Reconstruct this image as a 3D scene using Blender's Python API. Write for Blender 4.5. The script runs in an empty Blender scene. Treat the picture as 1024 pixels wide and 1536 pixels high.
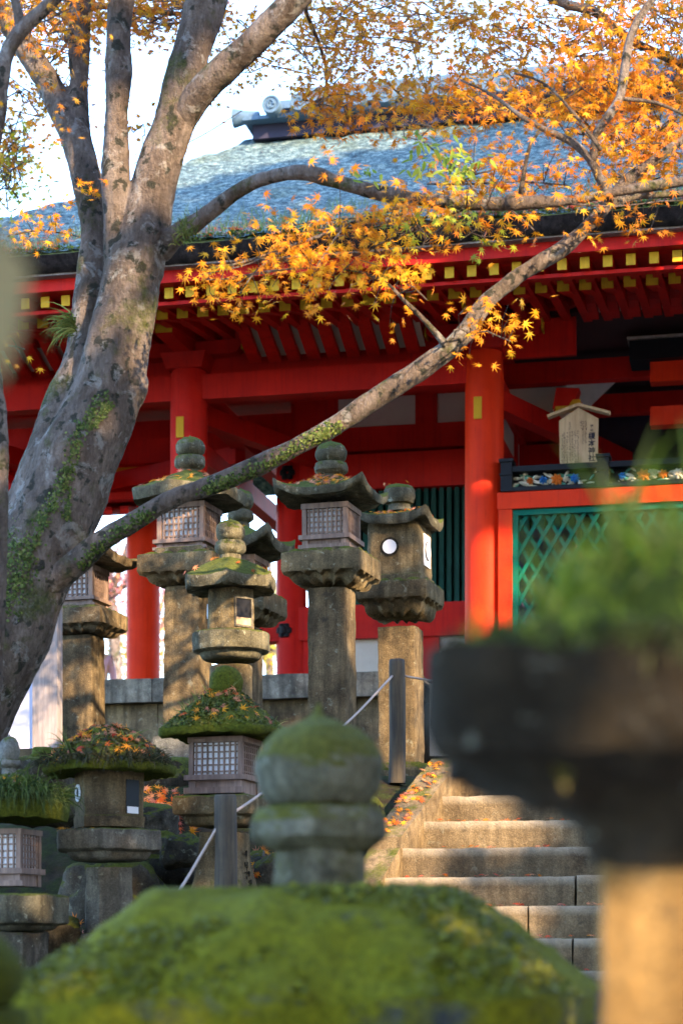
import bpy, bmesh, math, random
import numpy as np
from mathutils import Vector, Matrix, noise
random.seed(7); np.random.seed(7)
R = math.radians
SC = bpy.context.scene
COL = SC.collection

# ------------------------------------------------------------------ camera, sky, sun, exposure
FPX, CX, HY = 3000.0, 512.0, 1420.0          # focal length and horizon in photo pixels (1024 x 1536)
cd = bpy.data.cameras.new('camera'); cam = bpy.data.objects.new('camera', cd); COL.objects.link(cam)
cam.location = (0, 0, 0); cam.rotation_euler = (R(90), 0, 0)
cd.lens = 36.0 * FPX / 1536; cd.sensor_width = 36; cd.shift_y = (HY - 768) / 1536
cd.clip_start = 0.1; cd.clip_end = 2000
cd.dof.use_dof = True; cd.dof.focus_distance = 13.5; cd.dof.aperture_fstop = 2.5
SC.camera = cam
SUN_EL, SUN_AZ = R(24), R(36)                 # azimuth: to the right of straight behind the camera
SUN = Vector((math.sin(SUN_AZ)*math.cos(SUN_EL), -math.cos(SUN_AZ)*math.cos(SUN_EL), math.sin(SUN_EL)))
w = bpy.data.worlds.new("World"); SC.world = w; w.use_nodes = True
nt = w.node_tree; bg = nt.nodes['Background']
sky = nt.nodes.new('ShaderNodeTexSky'); sky.sky_type = 'NISHITA'; sky.sun_disc = False
sky.sun_elevation = SUN_EL; sky.sun_rotation = math.atan2(SUN.x, SUN.y)
sky.air_density = 1.0; sky.dust_density = .7; sky.ozone_density = 3.0
nt.links.new(sky.outputs[0], bg.inputs[0]); bg.inputs[1].default_value = 0.15
sl = bpy.data.lights.new('sun', 'SUN'); sl.energy = 2.1; sl.angle = R(0.5); sl.color = (1.0, 0.72, 0.42)
so = bpy.data.objects.new('sun', sl); COL.objects.link(so)
so.rotation_euler = SUN.to_track_quat('Z', 'Y').to_euler()
SC.view_settings.view_transform = 'Standard'; SC.view_settings.look = 'None'
SC.view_settings.gamma = 1; SC.view_settings.use_curve_mapping = False
SC.view_settings.exposure = 3.2
SC.cycles.max_bounces = 8; SC.cycles.diffuse_bounces = 6; SC.cycles.transparent_max_bounces = 6
SC.cycles.use_denoising = True

def P(px, py, D):
    return Vector(((px - CX) / FPX * D, D, (HY - py) / FPX * D))

# ------------------------------------------------------------------ materials
def newmat(name):
    m = bpy.data.materials.new(name); m.use_nodes = True
    n = m.node_tree; b = n.nodes['Principled BSDF']
    return m, n, b
def nd(n, t, **k):
    x = n.nodes.new(t)
    for a, v in k.items():
        if a in x.bl_rna.properties: setattr(x, a, v)
        else: x.inputs[a].default_value = v
    return x
def ramp(n, src, stops):
    r = n.nodes.new('ShaderNodeValToRGB'); e = r.color_ramp.elements
    while len(e) < len(stops): e.new(0.5)
    for i, (p, c) in enumerate(stops):
        e[i].position = p; e[i].color = (*c, 1) if len(c) == 3 else c
    n.links.new(src, r.inputs[0]); return r.outputs[0]
def pos(n, scale=(1, 1, 1)):
    g = n.nodes.new('ShaderNodeNewGeometry')
    mp = n.nodes.new('ShaderNodeMapping'); mp.inputs['Scale'].default_value = scale
    n.links.new(g.outputs['Position'], mp.inputs[0]); return mp.outputs[0]
def tex(n, vec, scale, detail=6, rough=.6, dist=0):
    t = nd(n, 'ShaderNodeTexNoise'); t.inputs['Scale'].default_value = scale
    t.inputs['Detail'].default_value = detail; t.inputs['Roughness'].default_value = rough
    t.inputs['Distortion'].default_value = dist
    n.links.new(vec, t.inputs['Vector']); return t.outputs['Fac']
def mix(n, f, a, b, bt='MIX'):
    m = n.nodes.new('ShaderNodeMix'); m.data_type = 'RGBA'; m.blend_type = bt
    for s, v in ((m.inputs[0], f), (m.inputs[6], a), (m.inputs[7], b)):
        if hasattr(v, 'node'): n.links.new(v, s)
        elif isinstance(v, (int, float)): s.default_value = v
        else: s.default_value = (*v, 1)
    return m.outputs[2]
def math_(n, op, a, b=None, clamp=False):
    m = n.nodes.new('ShaderNodeMath'); m.operation = op; m.use_clamp = clamp
    for i, v in enumerate((a, b)):
        if v is None: continue
        if hasattr(v, 'node'): n.links.new(v, m.inputs[i])
        else: m.inputs[i].default_value = v
    return m.outputs[0]
def maprange(n, v, a, b, c=0, d=1):
    m = n.nodes.new('ShaderNodeMapRange'); n.links.new(v, m.inputs[0])
    m.inputs[1].default_value = a; m.inputs[2].default_value = b; m.inputs[3].default_value = c; m.inputs[4].default_value = d
    return m.outputs[0]
def bump(n, b, h, strength=.5, dist=.01):
    x = n.nodes.new('ShaderNodeBump'); x.inputs['Strength'].default_value = strength; x.inputs['Distance'].default_value = dist
    n.links.new(h, x.inputs['Height']); n.links.new(x.outputs[0], b.inputs['Normal'])
def upness(n):
    g = n.nodes.new('ShaderNodeNewGeometry'); s = n.nodes.new('ShaderNodeSeparateXYZ')
    n.links.new(g.outputs['True Normal'], s.inputs[0]); return s.outputs[2]

def stone_mat(name, dark, mid, light, moss=.4,  mosscol=((.035, .045, .008), (.12, .13, .02)), lichen=.5, sc=1.0, side=0.0, edgelit=0):
    m, n, b = newmat(name); p = pos(n)
    big = tex(n, p, 5*sc, 8, .65); fine = tex(n, p, 110*sc, 3, .7); streak = tex(n, pos(n, (16*sc, 16*sc, 1.6*sc)), 1, 5, .6)
    c = ramp(n, big, [(.30, dark), (.5, mid), (.70, light)])
    c = mix(n, maprange(n, streak, .42, .68, 0, .75), c, dark)
    c = mix(n, .75, c, ramp(n, fine, [(.25, (.25, .24, .22)), (.5, (.62, .6, .56)), (.75, (1.15, 1.1, 1))]), 'MULTIPLY')
    c = mix(n, .0, c, c)
    oi = n.nodes.new('ShaderNodeObjectInfo'); c = mix(n, .7, c, ramp(n, oi.outputs['Random'], [(0, (.80, .78, .76)), (.5, (.95, .93, .9)), (1, (1.1, 1.08, 1.02))]), 'MULTIPLY')
    v = tex(n, p, 17*sc, 5, .7, .6)
    c = mix(n, maprange(n, v, .60, .68, 0, lichen), c, (.36, .37, .29))
    v2 = tex(n, p, 9*sc, 4, .7, .4)
    c = mix(n, maprange(n, v2, .60, .70, 0, .6), c, (.035, .032, .028))
    if edgelit:     # rubbed nosings, paled to paint in the light line along step edges
        at = n.nodes.new('ShaderNodeAttribute'); at.attribute_name = 'nosing_light'
        c = mix(n, math_(n, 'MULTIPLY', at.outputs['Fac'], maprange(n, tex(n, p, 9, 4), .3, .6, edgelit*.45, edgelit)), c, (.60, .54, .45))
    mn = tex(n, p, 7*sc, 7, .7)
    up = upness(n)
    mk = math_(n, 'ADD', maprange(n, up, -.1, .7, side, .62), math_(n, 'SUBTRACT', mn, 1.08 - moss*.62))
    mk = maprange(n, mk, .0, .16)
    mcol = ramp(n, tex(n, p, 60*sc, 4, .8), [(.3, mosscol[0]), (.7, mosscol[1])])
    c = mix(n, mk, c, mcol)
    n.links.new(c, b.inputs['Base Color']); b.inputs['Roughness'].default_value = .95
    b.inputs['Specular IOR Level'].default_value = .15
    h = math_(n, 'ADD', math_(n, 'MULTIPLY', fine, .5), math_(n, 'ADD', math_(n, 'MULTIPLY', tex(n, p, 34*sc, 6, .7), 1.0), math_(n, 'MULTIPLY', mk, .4)))
    bump(n, b, h, .9, .012/sc)
    return m
def paint_mat(name, col, var=.25, rough=.55, dirt=(.12, .02, .02), grain=True):
    m, n, b = newmat(name); p = pos(n)
    v = tex(n, p, 2.3, 6, .6); s = tex(n, pos(n, (6, 6, 40)), 1, 4, .6)
    c = mix(n, maprange(n, v, .35, .75, 0, var), col, dirt)
    c = mix(n, maprange(n, tex(n, p, 38, 5, .75), .55, .8, 0, var*.8), c, dirt)
    c = mix(n, maprange(n, tex(n, pos(n, (22, 22, .9)), 1, 5, .7), .50, .72, 0, var*1.1), c, dirt)
    c = mix(n, maprange(n, tex(n, pos(n, (70, 70, 2.5)), 1, 3, .7), .66, .72, 0, .45), c, tuple(x*.3 for x in dirt))
    c = mix(n, maprange(n, tex(n, p, 1.1, 5, .7), .52, .75, 0, .35), c, tuple(min(1, x*1.15 + .03) for x in col))
    n.links.new(c, b.inputs['Base Color']); b.inputs['Roughness'].default_value = rough
    b.inputs['Specular IOR Level'].default_value = .12
    bump(n, b, math_(n, 'ADD', s, tex(n, p, 50, 4)), .25, .005)
    return m
def wood_mat(name, a, c2, scale=(30, 30, 3), rough=.8):
    m, n, b = newmat(name)
    g = tex(n, pos(n, scale), 1, 6, .65); q = tex(n, pos(n), 6, 5)
    c = ramp(n, g, [(.3, a), (.7, c2)]); c = mix(n, maprange(n, q, .45, .75, 0, .5), c, a)
    n.links.new(c, b.inputs['Base Color']); b.inputs['Roughness'].default_value = rough
    bump(n, b, g, .4, .004); return m
def plain_mat(name, col, rough=.7, var=.15, sc=9, spec=.3):
    m, n, b = newmat(name); q = tex(n, pos(n), sc, 6, .65)
    c = mix(n, maprange(n, q, .3, .75, 0, var), col, tuple(x*.35 for x in col))
    n.links.new(c, b.inputs['Base Color']); b.inputs['Roughness'].default_value = rough
    b.inputs['Specular IOR Level'].default_value = spec
    bump(n, b, q, .15, .004); return m
def leaf_mat(name, trans=.45, boost=1.0):
    m, n, b = newmat(name)
    a = n.nodes.new('ShaderNodeAttribute'); a.attribute_name = 'Col'
    n.links.new(a.outputs['Color'], b.inputs['Base Color']); b.inputs['Roughness'].default_value = .55
    b.inputs['Specular IOR Level'].default_value = .25
    t = n.nodes.new('ShaderNodeBsdfTranslucent'); n.links.new(a.outputs['Color'], t.inputs[0])
    mx = n.nodes.new('ShaderNodeMixShader'); mx.inputs[0].default_value = trans
    n.links.new(b.outputs[0], mx.inputs[1]); n.links.new(t.outputs[0], mx.inputs[2])
    n.links.new(mx.outputs[0], n.nodes['Material Output'].inputs[0]); return m

M = {}
M['stone'] = stone_mat('weathered_stone', (.065, .054, .035), (.215, .17, .105), (.37, .30, .18), moss=.46)
M['stone_brown'] = stone_mat('brown_stone', (.06, .046, .031), (.195, .15, .094), (.34, .265, .16), moss=.15, lichen=.35)
M['stone_grey'] = stone_mat('grey_stone', (.07, .064, .058), (.21, .195, .17), (.36, .335, .29), moss=.2, lichen=.6)
M['stone_hood'] = stone_mat('mossy_stone', (.05, .048, .036), (.16, .15, .11), (.30, .285, .21), moss=.42, lichen=.6, side=.0, mosscol=((.03, .04, .008), (.10, .115, .02)))
M['stone_dark'] = stone_mat('dark_stone', (.02, .019, .016), (.06, .055, .045), (.12, .11, .085), moss=.5, lichen=.3)
M['moss'] = stone_mat('moss_cushion', (.05, .06, .01), (.09, .11, .012), (.10, .11, .05), moss=.95, lichen=.5, mosscol=((.022, .03, .004), (.105, .12, .012)), side=.25)
M['moss_fore'] = stone_mat('moss_blanket', (.03, .038, .045), (.07, .085, .105), (.13, .15, .18), moss=.30, lichen=.2, sc=.6, mosscol=((.06, .068, .004), (.195, .195, .01)), side=.50)
M['stone_fore'] = stone_mat('dark_mossy_stone', (.018, .014, .009), (.05, .041, .028), (.10, .082, .058), moss=.45, lichen=.5, mosscol=((.02, .032, .014), (.05, .07, .025)))  # dark brown mossy stone of the right foreground hood
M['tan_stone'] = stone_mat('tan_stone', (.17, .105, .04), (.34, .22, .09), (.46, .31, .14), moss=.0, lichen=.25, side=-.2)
M['finial_stone'] = stone_mat('mottled_finial_stone', (.06, .06, .045), (.17, .17, .12), (.30, .31, .27), moss=.55, lichen=.8, sc=.8, mosscol=((.05, .055, .01), (.14, .14, .03)), side=.08)
M['stone_step'] = stone_mat('step_stone', (.10, .075, .05), (.24, .185, .12), (.36, .285, .19), moss=.0, lichen=.2, edgelit=.5)
M['rock'] = stone_mat('boulder_stone', (.035, .033, .028), (.11, .10, .085), (.24, .22, .19), moss=.30, lichen=.5)
M['rock_pale'] = stone_mat('pale_boulder', (.08, .085, .09), (.2, .21, .21), (.36, .38, .38), moss=.1, lichen=.5)
M['soil'] = stone_mat('dark_soil', (.016, .012, .008), (.045, .034, .022), (.09, .066, .042), moss=.08, lichen=.05, mosscol=((.012, .016, .004), (.04, .05, .01)))
M['red'] = paint_mat('vermilion_paint', (.56, .012, .007), .5, dirt=(.24, .004, .009))
M['orange_red'] = paint_mat('bright_vermilion_paint', (.70, .034, .005), .4, dirt=(.36, .012, .006))
M['gold'] = paint_mat('ochre_paint', (.62, .36, .02), .4, dirt=(.25, .13, .02))
M['green'] = paint_mat('green_paint', (.0, .13, .09), .3, dirt=(.0, .06, .05))
M['darkgreen'] = paint_mat('dark_green_paint', (.006, .06, .05), .4, dirt=(.004, .02, .02))
M['plaster'] = plain_mat('white_plaster', (.62, .56, .52), .9, .15)
M['palegrey'] = plain_mat('pale_board', (.46, .43, .46), .85, .3)
M['black'] = plain_mat('black_lacquer', (.007, .008, .014), .5, .2, spec=.15)
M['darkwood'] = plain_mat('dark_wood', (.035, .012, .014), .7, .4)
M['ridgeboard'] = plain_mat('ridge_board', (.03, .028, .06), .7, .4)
M['eave'] = stone_mat('bark_eave', (.018, .015, .02), (.045, .038, .045), (.085, .07, .08), moss=.1, lichen=.15, sc=1.4)
M['tile'] = plain_mat('ridge_tile', (.085, .15, .23), .5, .6, 30)
M['timber'] = wood_mat('weathered_timber', (.10, .065, .055), (.30, .21, .175))
M['timber_grey'] = wood_mat('grey_timber', (.15, .13, .13), (.34, .29, .29))
M['timber_pale'] = wood_mat('pale_timber', (.38, .25, .15), (.60, .43, .28))
M['timber_tan'] = wood_mat('tan_post_wood', (.30, .15, .05), (.46, .25, .09), (14, 14, 2))
M['post'] = wood_mat('dark_post_wood', (.012, .011, .012), (.09, .07, .045), (40, 40, 3))
M['gravel'] = plain_mat('bounce_gravel', (.52, .46, .38), .9, .2, 60)  # pale tone chosen to bounce light up under the eaves
M['paper'] = plain_mat('paper', (.74, .76, .84), .9, .08)
M['panel'] = plain_mat('white_panel', (.42, .43, .58), .5, .1)
M['ink'] = plain_mat('ink', (.02, .02, .04), .8, .1)
M['rope'] = plain_mat('rope', (.40, .33, .30), .9, .3, 200)
M['leaf'] = leaf_mat('maple_leaf', .45)
M['dry_leaf'] = leaf_mat('dry_leaf', .12)
M['grass'] = leaf_mat('grass_blade', .35)
M['shade_leaf'] = leaf_mat('warm_fill_leaf', .45)  # golden translucent leaves of the added trees, tinted for warm fill light
m, n, b = newmat('maple_bark'); p = pos(n); M['bark'] = m
c = ramp(n, tex(n, pos(n, (6, 6, 2)), 1, 8, .65), [(.3, (.085, .066, .055)), (.5, (.19, .155, .138)), (.68, (.34, .30, .285))])
c = mix(n, .8, c, ramp(n, tex(n, pos(n, (42, 42, 14)), 1, 6, .75), [(.28, (.30, .27, .24)), (.5, (.75, .70, .66)), (.72, (1.15, 1.1, 1.06))]), 'MULTIPLY')
sp = tex(n, p, 13, 3, .5); c = mix(n, maprange(n, sp, .565, .62, 0, .85), c, (.022, .027, .02))
c = mix(n, maprange(n, tex(n, p, 6.5, 5, .7, .5), .56, .63, 0, .6), c, (.38, .37, .365))
mm = maprange(n, tex(n, p, 2.6, 7, .72), .55, .66, 0, .85); c = mix(n, mm, c, ramp(n, tex(n, p, 70, 3), [(.3, (.03, .04, .008)), (.7, (.10, .115, .02))]))
n.links.new(c, b.inputs['Base Color']); b.inputs['Roughness'].default_value = .9; b.inputs['Specular IOR Level'].default_value = .2
bump(n, b, math_(n, 'ADD', tex(n, pos(n, (55, 55, 18)), 1, 6, .75), math_(n, 'MULTIPLY', tex(n, p, 16, 7, .7), 2.2)), 1.0, .03)
m, n, b = newmat('bark_shingle_roof'); p = pos(n); M['roof'] = m
c = ramp(n, tex(n, pos(n, (12, 12, 24)), 1, 7, .85), [(.38, (.02, .04, .06)), (.46, (.06, .12, .15)), (.53, (.15, .26, .29)), (.62, (.42, .56, .55))])
c = mix(n, maprange(n, tex(n, p, 1.3, 6, .7), .54, .7, 0, .5), c, (.15, .19, .10))
c = mix(n, maprange(n, tex(n, p, 40, 3, .7), .62, .7, 0, .6), c, (.40, .30, .20))
n.links.new(c, b.inputs['Base Color']); b.inputs['Roughness'].default_value = .95
bump(n, b, tex(n, pos(n, (12, 12, 24)), 1, 8, .85), 1.0, .08)

# ------------------------------------------------------------------ building blocks
LOC = {}
class B:
    """collects geometry (world coordinates through tf) and links it as ONE mesh object"""
    def __init__(s, tf=None): s.v = []; s.f = []; s.tf = tf or (lambda q: q); s.c = None
    def add(s, vs, fs, raw=False):
        o = len(s.v)
        s.v += [Vector(q) if raw else Vector(s.tf(Vector(q))) for q in vs]
        s.f += [tuple(i + o for i in f) for f in fs]
    def box(s, x0, x1, y0, y1, z0, z1, taper=0):
        t = taper
        s.add([(x0+t, y0+t, z0), (x1-t, y0+t, z0), (x1-t, y1-t, z0), (x0+t, y1-t, z0), (x0, y0, z1), (x1, y0, z1), (x1, y1, z1), (x0, y1, z1)],
              [(3, 2, 1, 0), (4, 5, 6, 7), (0, 1, 5, 4), (1, 2, 6, 5), (2, 3, 7, 6), (3, 0, 4, 7)])
    def bar(s, a, b, wx, wz, up=Vector((0, 0, 1)), raw=False):
        a = Vector(a); b = Vector(b); d = (b - a).normalized(); sx = d.cross(up).normalized(); sz = sx.cross(d).normalized()
        vs = []
        for q in (a, b):
            for i, j in ((-1, -1), (1, -1), (1, 1), (-1, 1)): vs.append(q + sx*i*wx/2 + sz*j*wz/2)
        s.add(vs, [(0, 1, 2, 3), (7, 6, 5, 4), (0, 4, 5, 1), (1, 5, 6, 2), (2, 6, 7, 3), (3, 7, 4, 0)], raw)
    def prism(s, outline, y0, y1):      # outline in x,z ; extruded along y
        n = len(outline)
        s.add([(x, y0, z) for x, z in outline] + [(x, y1, z) for x, z in outline],
              [tuple(range(n-1, -1, -1)), tuple(range(n, 2*n))] + [(i, (i+1) % n, n+(i+1) % n, n+i) for i in range(n)])
    def loft(s, prof, shape=None, seg=48, lift=None, c=(0, 0, 0), dens=None, off=0):
        shape = shape or (lambda a: 1.0)
        if dens:
            q = [prof[0]]
            for a, b in zip(prof, prof[1:]):
                k = max(1, int(math.hypot(b[0]-a[0], b[1]-a[1]) / dens))
                q += [(a[0] + (b[0]-a[0])*i/k, a[1] + (b[1]-a[1])*i/k) for i in range(1, k+1)]
            prof = q
        vs = []; fs = []
        for r, z in prof:
            for i in range(seg):
                a = 2*math.pi*(i+off)/seg; rr = r*shape(a)
                vs.append((c[0] + rr*math.cos(a), c[1] + rr*math.sin(a), c[2] + z + (lift(a, r) if lift else 0)))
        for k in range(len(prof)-1):
            for i in range(seg):
                j = (i+1) % seg
                fs.append((k*seg+i, k*seg+j, (k+1)*seg+j, (k+1)*seg+i))
        o = len(vs); vs.append((c[0], c[1], c[2]+prof[0][1])); vs.append((c[0], c[1], c[2]+prof[-1][1]))
        L = (len(prof)-1)*seg
        for i in range(seg):
            j = (i+1) % seg; fs.append((o, j, i)); fs.append((o+1, L+i, L+j))
        s.add(vs, fs)
    def tube(s, pts, rad, seg=10, step=None, raw=True, cap=True):
        pts = [Vector(q) for q in pts]
        if step: pts, rad = smooth_path(pts, rad, step)
        vs = []; fs = []; u = None
        for k, q in enumerate(pts):
            d = (pts[min(k+1, len(pts)-1)] - pts[max(k-1, 0)]).normalized()
            if u is None: u = d.orthogonal().normalized()
            u = (u - d*u.dot(d)).normalized(); v = d.cross(u)
            for i in range(seg):
                a = 2*math.pi*i/seg; vs.append(q + (u*math.cos(a) + v*math.sin(a))*rad[k])
        for k in range(len(pts)-1):
            for i in range(seg):
                j = (i+1) % seg; fs.append((k*seg+i, k*seg+j, (k+1)*seg+j, (k+1)*seg+i))
        if cap:
            fs.append(tuple(range(seg-1, -1, -1))); fs.append(tuple((len(pts)-1)*seg+i for i in range(seg)))
        s.add(vs, fs, raw)
    def build(s, name, mat, parent=None, smooth=None, rough=None, bevel=0, loc=None, sub=0):
        me = bpy.data.meshes.new(name)
        base = LOC[parent.name] if parent is not None else (Vector(loc) if loc is not None else centre(s.v))
        vs = s.v
        bm = bmesh.new(); bv = [bm.verts.new(q - base) for q in vs]
        for f in s.f:
            try: bm.faces.new([bv[i] for i in f])
            except ValueError: pass
        if bevel: bmesh.ops.bevel(bm, geom=[e for e in bm.edges if e.is_manifold and e.calc_face_angle(0) > .5], offset=bevel, segments=2, affect='EDGES', profile=.6)
        if sub:
            for _ in range(6):
                es = [e for e in bm.edges if e.calc_length() > sub]
                if not es: break
                bmesh.ops.subdivide_edges(bm, edges=es, cuts=1, use_grid_fill=True)
            bmesh.ops.triangulate(bm, faces=[f for f in bm.faces if len(f.verts) > 4])
        if rough:
            amp, sc = rough; bm.normal_update()
            for q in bm.verts:
                pw = (q.co + base)*sc
                q.co += q.normal*amp*(noise.noise(pw) + .5*noise.noise(pw*2.3+Vector((7, 3, 1))) + .35*noise.noise(pw*6.1)) + noise.noise_vector(pw*1.3)*amp*.35
        bmesh.ops.recalc_face_normals(bm, faces=bm.faces)
        bm.to_mesh(me); bm.free()
        if smooth is not None:
            me.shade_smooth()
            if smooth < 180: me.set_sharp_from_angle(angle=R(smooth))
        me.materials.append(M[mat] if isinstance(mat, str) else mat)
        o = bpy.data.objects.new(name, me); COL.objects.link(o)
        if parent is not None: o.parent = parent
        else: o.location = base
        LOC[o.name] = base
        return o
def centre(vs):
    lo = [min(q[i] for q in vs) for i in range(3)]; hi = [max(q[i] for q in vs) for i in range(3)]
    return Vector(((lo[0]+hi[0])/2, (lo[1]+hi[1])/2, lo[2]))
def smooth_path(pts, rad, step):
    out = []; rr = []
    n = len(pts)
    for k in range(n-1):
        p0, p1, p2, p3 = pts[max(k-1, 0)], pts[k], pts[k+1], pts[min(k+2, n-1)]
        m_ = max(1, int((p2-p1).length/step))
        for i in range(m_):
            t = i/m_
            out.append(.5*((2*p1) + (p2-p0)*t + (2*p0-5*p1+4*p2-p3)*t*t + (3*p1-p0-3*p2+p3)*t**3)); rr.append(rad[k] + (rad[k+1]-rad[k])*t)
    out.append(pts[-1]); rr.append(rad[-1]); return out, rr
def tag(o, label, cat, group=None, kind=None):
    o['label'] = label; o['category'] = cat
    if group: o['group'] = group
    if kind: o['kind'] = kind
    return o
def thing(name, label, cat, loc, group=None):
    o = bpy.data.objects.new(name, None); COL.objects.link(o); o.location = loc; o.empty_display_size = .2
    LOC[o.name] = Vector(loc); return tag(o, label, cat, group)
def frame(c, yaw):       # local frame with the right end nearer the camera
    cx, sx = math.cos(yaw), math.sin(yaw); c = Vector(c)
    return lambda q: Vector((c.x + q[0]*cx + q[1]*sx, c.y - q[0]*sx + q[1]*cx, c.z + q[2]))
def squ(p=9): return lambda a: (abs(math.cos(a))**p + abs(math.sin(a))**p) ** (-1/p)
def ngon(n, off=0, soft=0):
    def f(a):
        t = (a + off) % (2*math.pi/n) - math.pi/n
        v = math.cos(math.pi/n)/math.cos(t)
        return (v*(1-soft) + soft*(1+math.cos(math.pi/n))/2)/math.cos(math.pi/n)
    return f

# ------------------------------------------------------------------ leaves and blades
_ang = []; _tips = [(0, 1.0), (38, .93), (78, .74), (122, .42)]
ring = []
for a, r in ((0, 1.0), (19, .27), (37, .94), (57, .26), (78, .76), (100, .2), (124, .42), (180, .08)):
    ring.append((a, r))
full = ring + [(360-a, r) for a, r in ring[-2:0:-1]]
LEAF = np.array([(0, 0, 0)] + [(r*math.sin(R(a)), r*math.cos(R(a)), -.16*r*r) for a, r in full] + [(.012, -.1, .0), (-.012, -.1, 0), (0, -.55, -.05)], float)
NL = len(full)
LEAFF = [(0, 1 + (i+1) % NL, 1+i) for i in range(NL)] + [(NL+1, NL+2, NL+3)]
PAL = {
 'or': [(.60, .21, .010), (.66, .28, .012), (.55, .16, .010), (.64, .33, .015), (.46, .15, .010)],
 'ye': [(.74, .31, .010), (.76, .27, .009), (.66, .22, .009), (.70, .37, .016)],
 'gr': [(.40, .42, .03), (.28, .36, .04), (.55, .45, .03), (.60, .38, .03)],
 'mx': [(.58, .20, .012), (.50, .25, .02), (.42, .22, .03), (.62, .28, .015), (.40, .14, .015)],
 'rd': [(.62, .10, .015), (.70, .20, .015), (.52, .06, .03), (.60, .25, .12), (.45, .12, .08)],
 'fall': [(.72, .22, .01), (.76, .34, .02), (.60, .12, .02), (.62, .25, .12), (.5, .18, .12), (.74, .28, .015)]}
def basis(nrm, tip):
    nrm = nrm.normalized(); t = tip - nrm*tip.dot(nrm)
    if t.length < 1e-4: t = nrm.orthogonal()
    t.normalize(); return Matrix((t.cross(nrm), t, nrm)).transposed()
def leaf_obj(name, lst, mat='leaf', parent=None, loc=None, shape=None):
    """lst: (pos, normal, tipdir, size, colour) -> one mesh"""
    L, FC = shape if shape else (LEAF, LEAFF)
    nv = len(L); vs = []; cols = []; fs = []
    if not lst: return None
    base = LOC[parent.name] if parent is not None else Vector(loc if loc is not None else lst[0][0])
    for k, (q, nr, tp, s, col) in enumerate(lst):
        m3 = np.array(basis(nr, tp)); LL = L.copy(); LL[:, 2] *= random.uniform(-.5, 2.2)
        vs.append((LL*s) @ m3.T + np.array(q - base)); cols.append(np.tile((*col, 1.0), (nv, 1)))
        fs += [tuple(i + k*nv for i in f) for f in FC]
    vs = np.concatenate(vs); cols = np.concatenate(cols)
    me = bpy.data.meshes.new(name); me.from_pydata(vs.tolist(), [], fs)
    at = me.color_attributes.new('Col', 'FLOAT_COLOR', 'POINT'); at.data.foreach_set('color', cols.astype(np.float32).ravel())
    me.materials.append(M[mat]); o = bpy.data.objects.new(name, me); COL.objects.link(o)
    if parent is not None: o.parent = parent
    else: o.location = base
    LOC[o.name] = base; return o
def jit(c, a=.15):
    k = 1 + random.uniform(-a, a); return tuple(max(0, x*k) for x in c)
def rv(s=1): return Vector((random.gauss(0, s), random.gauss(0, s), random.gauss(0, s)))
# little round leaf (ivy, moss fern pads)
_r = 6; ROUND = (np.array([(0, 0, .05)] + [(math.cos(2*math.pi*i/_r), math.sin(2*math.pi*i/_r)*1.0, 0) for i in range(_r)], float), [(0, 1+i, 1+(i+1) % _r) for i in range(_r)])
OVAL = (np.array([(0, -.5, 0), (.3, -.1, .06), (.22, .45, .02), (0, 1, -.12), (-.22, .45, .02), (-.3, -.1, .06)], float), [(0, 1, 2, 3), (0, 3, 4, 5)])
def blades(name, lst, parent=None, mat='grass'):
    """lst: (base, dir, length, width, droop, colour): curved tapering blades"""
    vs = []; fs = []; cols = []
    base0 = LOC[parent.name] if parent is not None else Vector(lst[0][0])
    for (q, d, L, wd, dr, col) in lst:
        d = d.normalized(); side = d.cross(Vector((random.uniform(-.3, .3), -1, random.uniform(-.3, .3)))).normalized()
        o = len(vs); K = 5; pp = q.copy(); dd = d.copy()
        for i in range(K+1):
            t = i/K; ww = wd*(1-t)**.7*.5 + .0003
            vs += [pp - side*ww - base0, pp + side*ww - base0]; cols += [(*col, 1)]*2
            dd = (dd + Vector((0, 0, -dr/K*(.5+t*1.5)))).normalized(); pp = pp + dd*(L/K)
        fs += [(o+2*i, o+2*i+1, o+2*i+3, o+2*i+2) for i in range(K)]
    me = bpy.data.meshes.new(name); me.from_pydata(vs, [], fs)
    at = me.color_attributes.new('Col', 'FLOAT_COLOR', 'POINT'); at.data.foreach_set('color', np.array(cols, np.float32).ravel())
    me.materials.append(M[mat]); o = bpy.data.objects.new(name, me); COL.objects.link(o)
    if parent is not None: o.parent = parent
    else: o.location = base0
    LOC[o.name] = base0; return o
GRASSC = [(.10, .15, .03), (.16, .20, .05), (.07, .11, .02), (.22, .24, .08)]
FALLEN = []     # (pos, normal, size, colour, where)
def fall(q, nr, size, where, pal='fall', curl=.35):
    FALLEN.append((Vector(q), (Vector(nr) + rv(curl)).normalized(), size*random.uniform(.8, 1.15), jit(random.choice(PAL[pal])), where))

# ------------------------------------------------------------------ terrain
TH = R(12.4)
EX = Vector((math.cos(TH), -math.sin(TH), 0)); EY = Vector((math.sin(TH), math.cos(TH), 0))
def sstep(a, b, x):
    t = min(1, max(0, (x-a)/(b-a))); return t*t*(3-2*t)
def ground(x, y):
    yy = y + .21*x
    z = -1.5 + 1.0*sstep(8.2, 10.4, yy) + .75*sstep(10.2, 11.8, yy) + .85*sstep(11.6, 13.4, yy)
    z += .2*sstep(13.4, 18, yy) + 1.2*sstep(19.7, 20.3, yy)
    i_ = (y-10.6)/.293; xk = (575 + 29.3*(i_-4) - 46 - CX)/FPX*y
    if xk < x < xk+4.2 and y < 13.4: z = min(z, -.32 + .181*i_ - .45)
    if yy < 19: z += .10*noise.noise(Vector((x*1.3, y*1.3, 0))) + .04*noise.noise(Vector((x*4, y*4, 3)))
    return z
def on_ground(px, py, lo=8.5, hi=19):
    D = lo
    while D < hi:
        q = P(px, py, D)
        if q.z <= ground(q.x, q.y): return q
        D += .03
    return None
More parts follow.
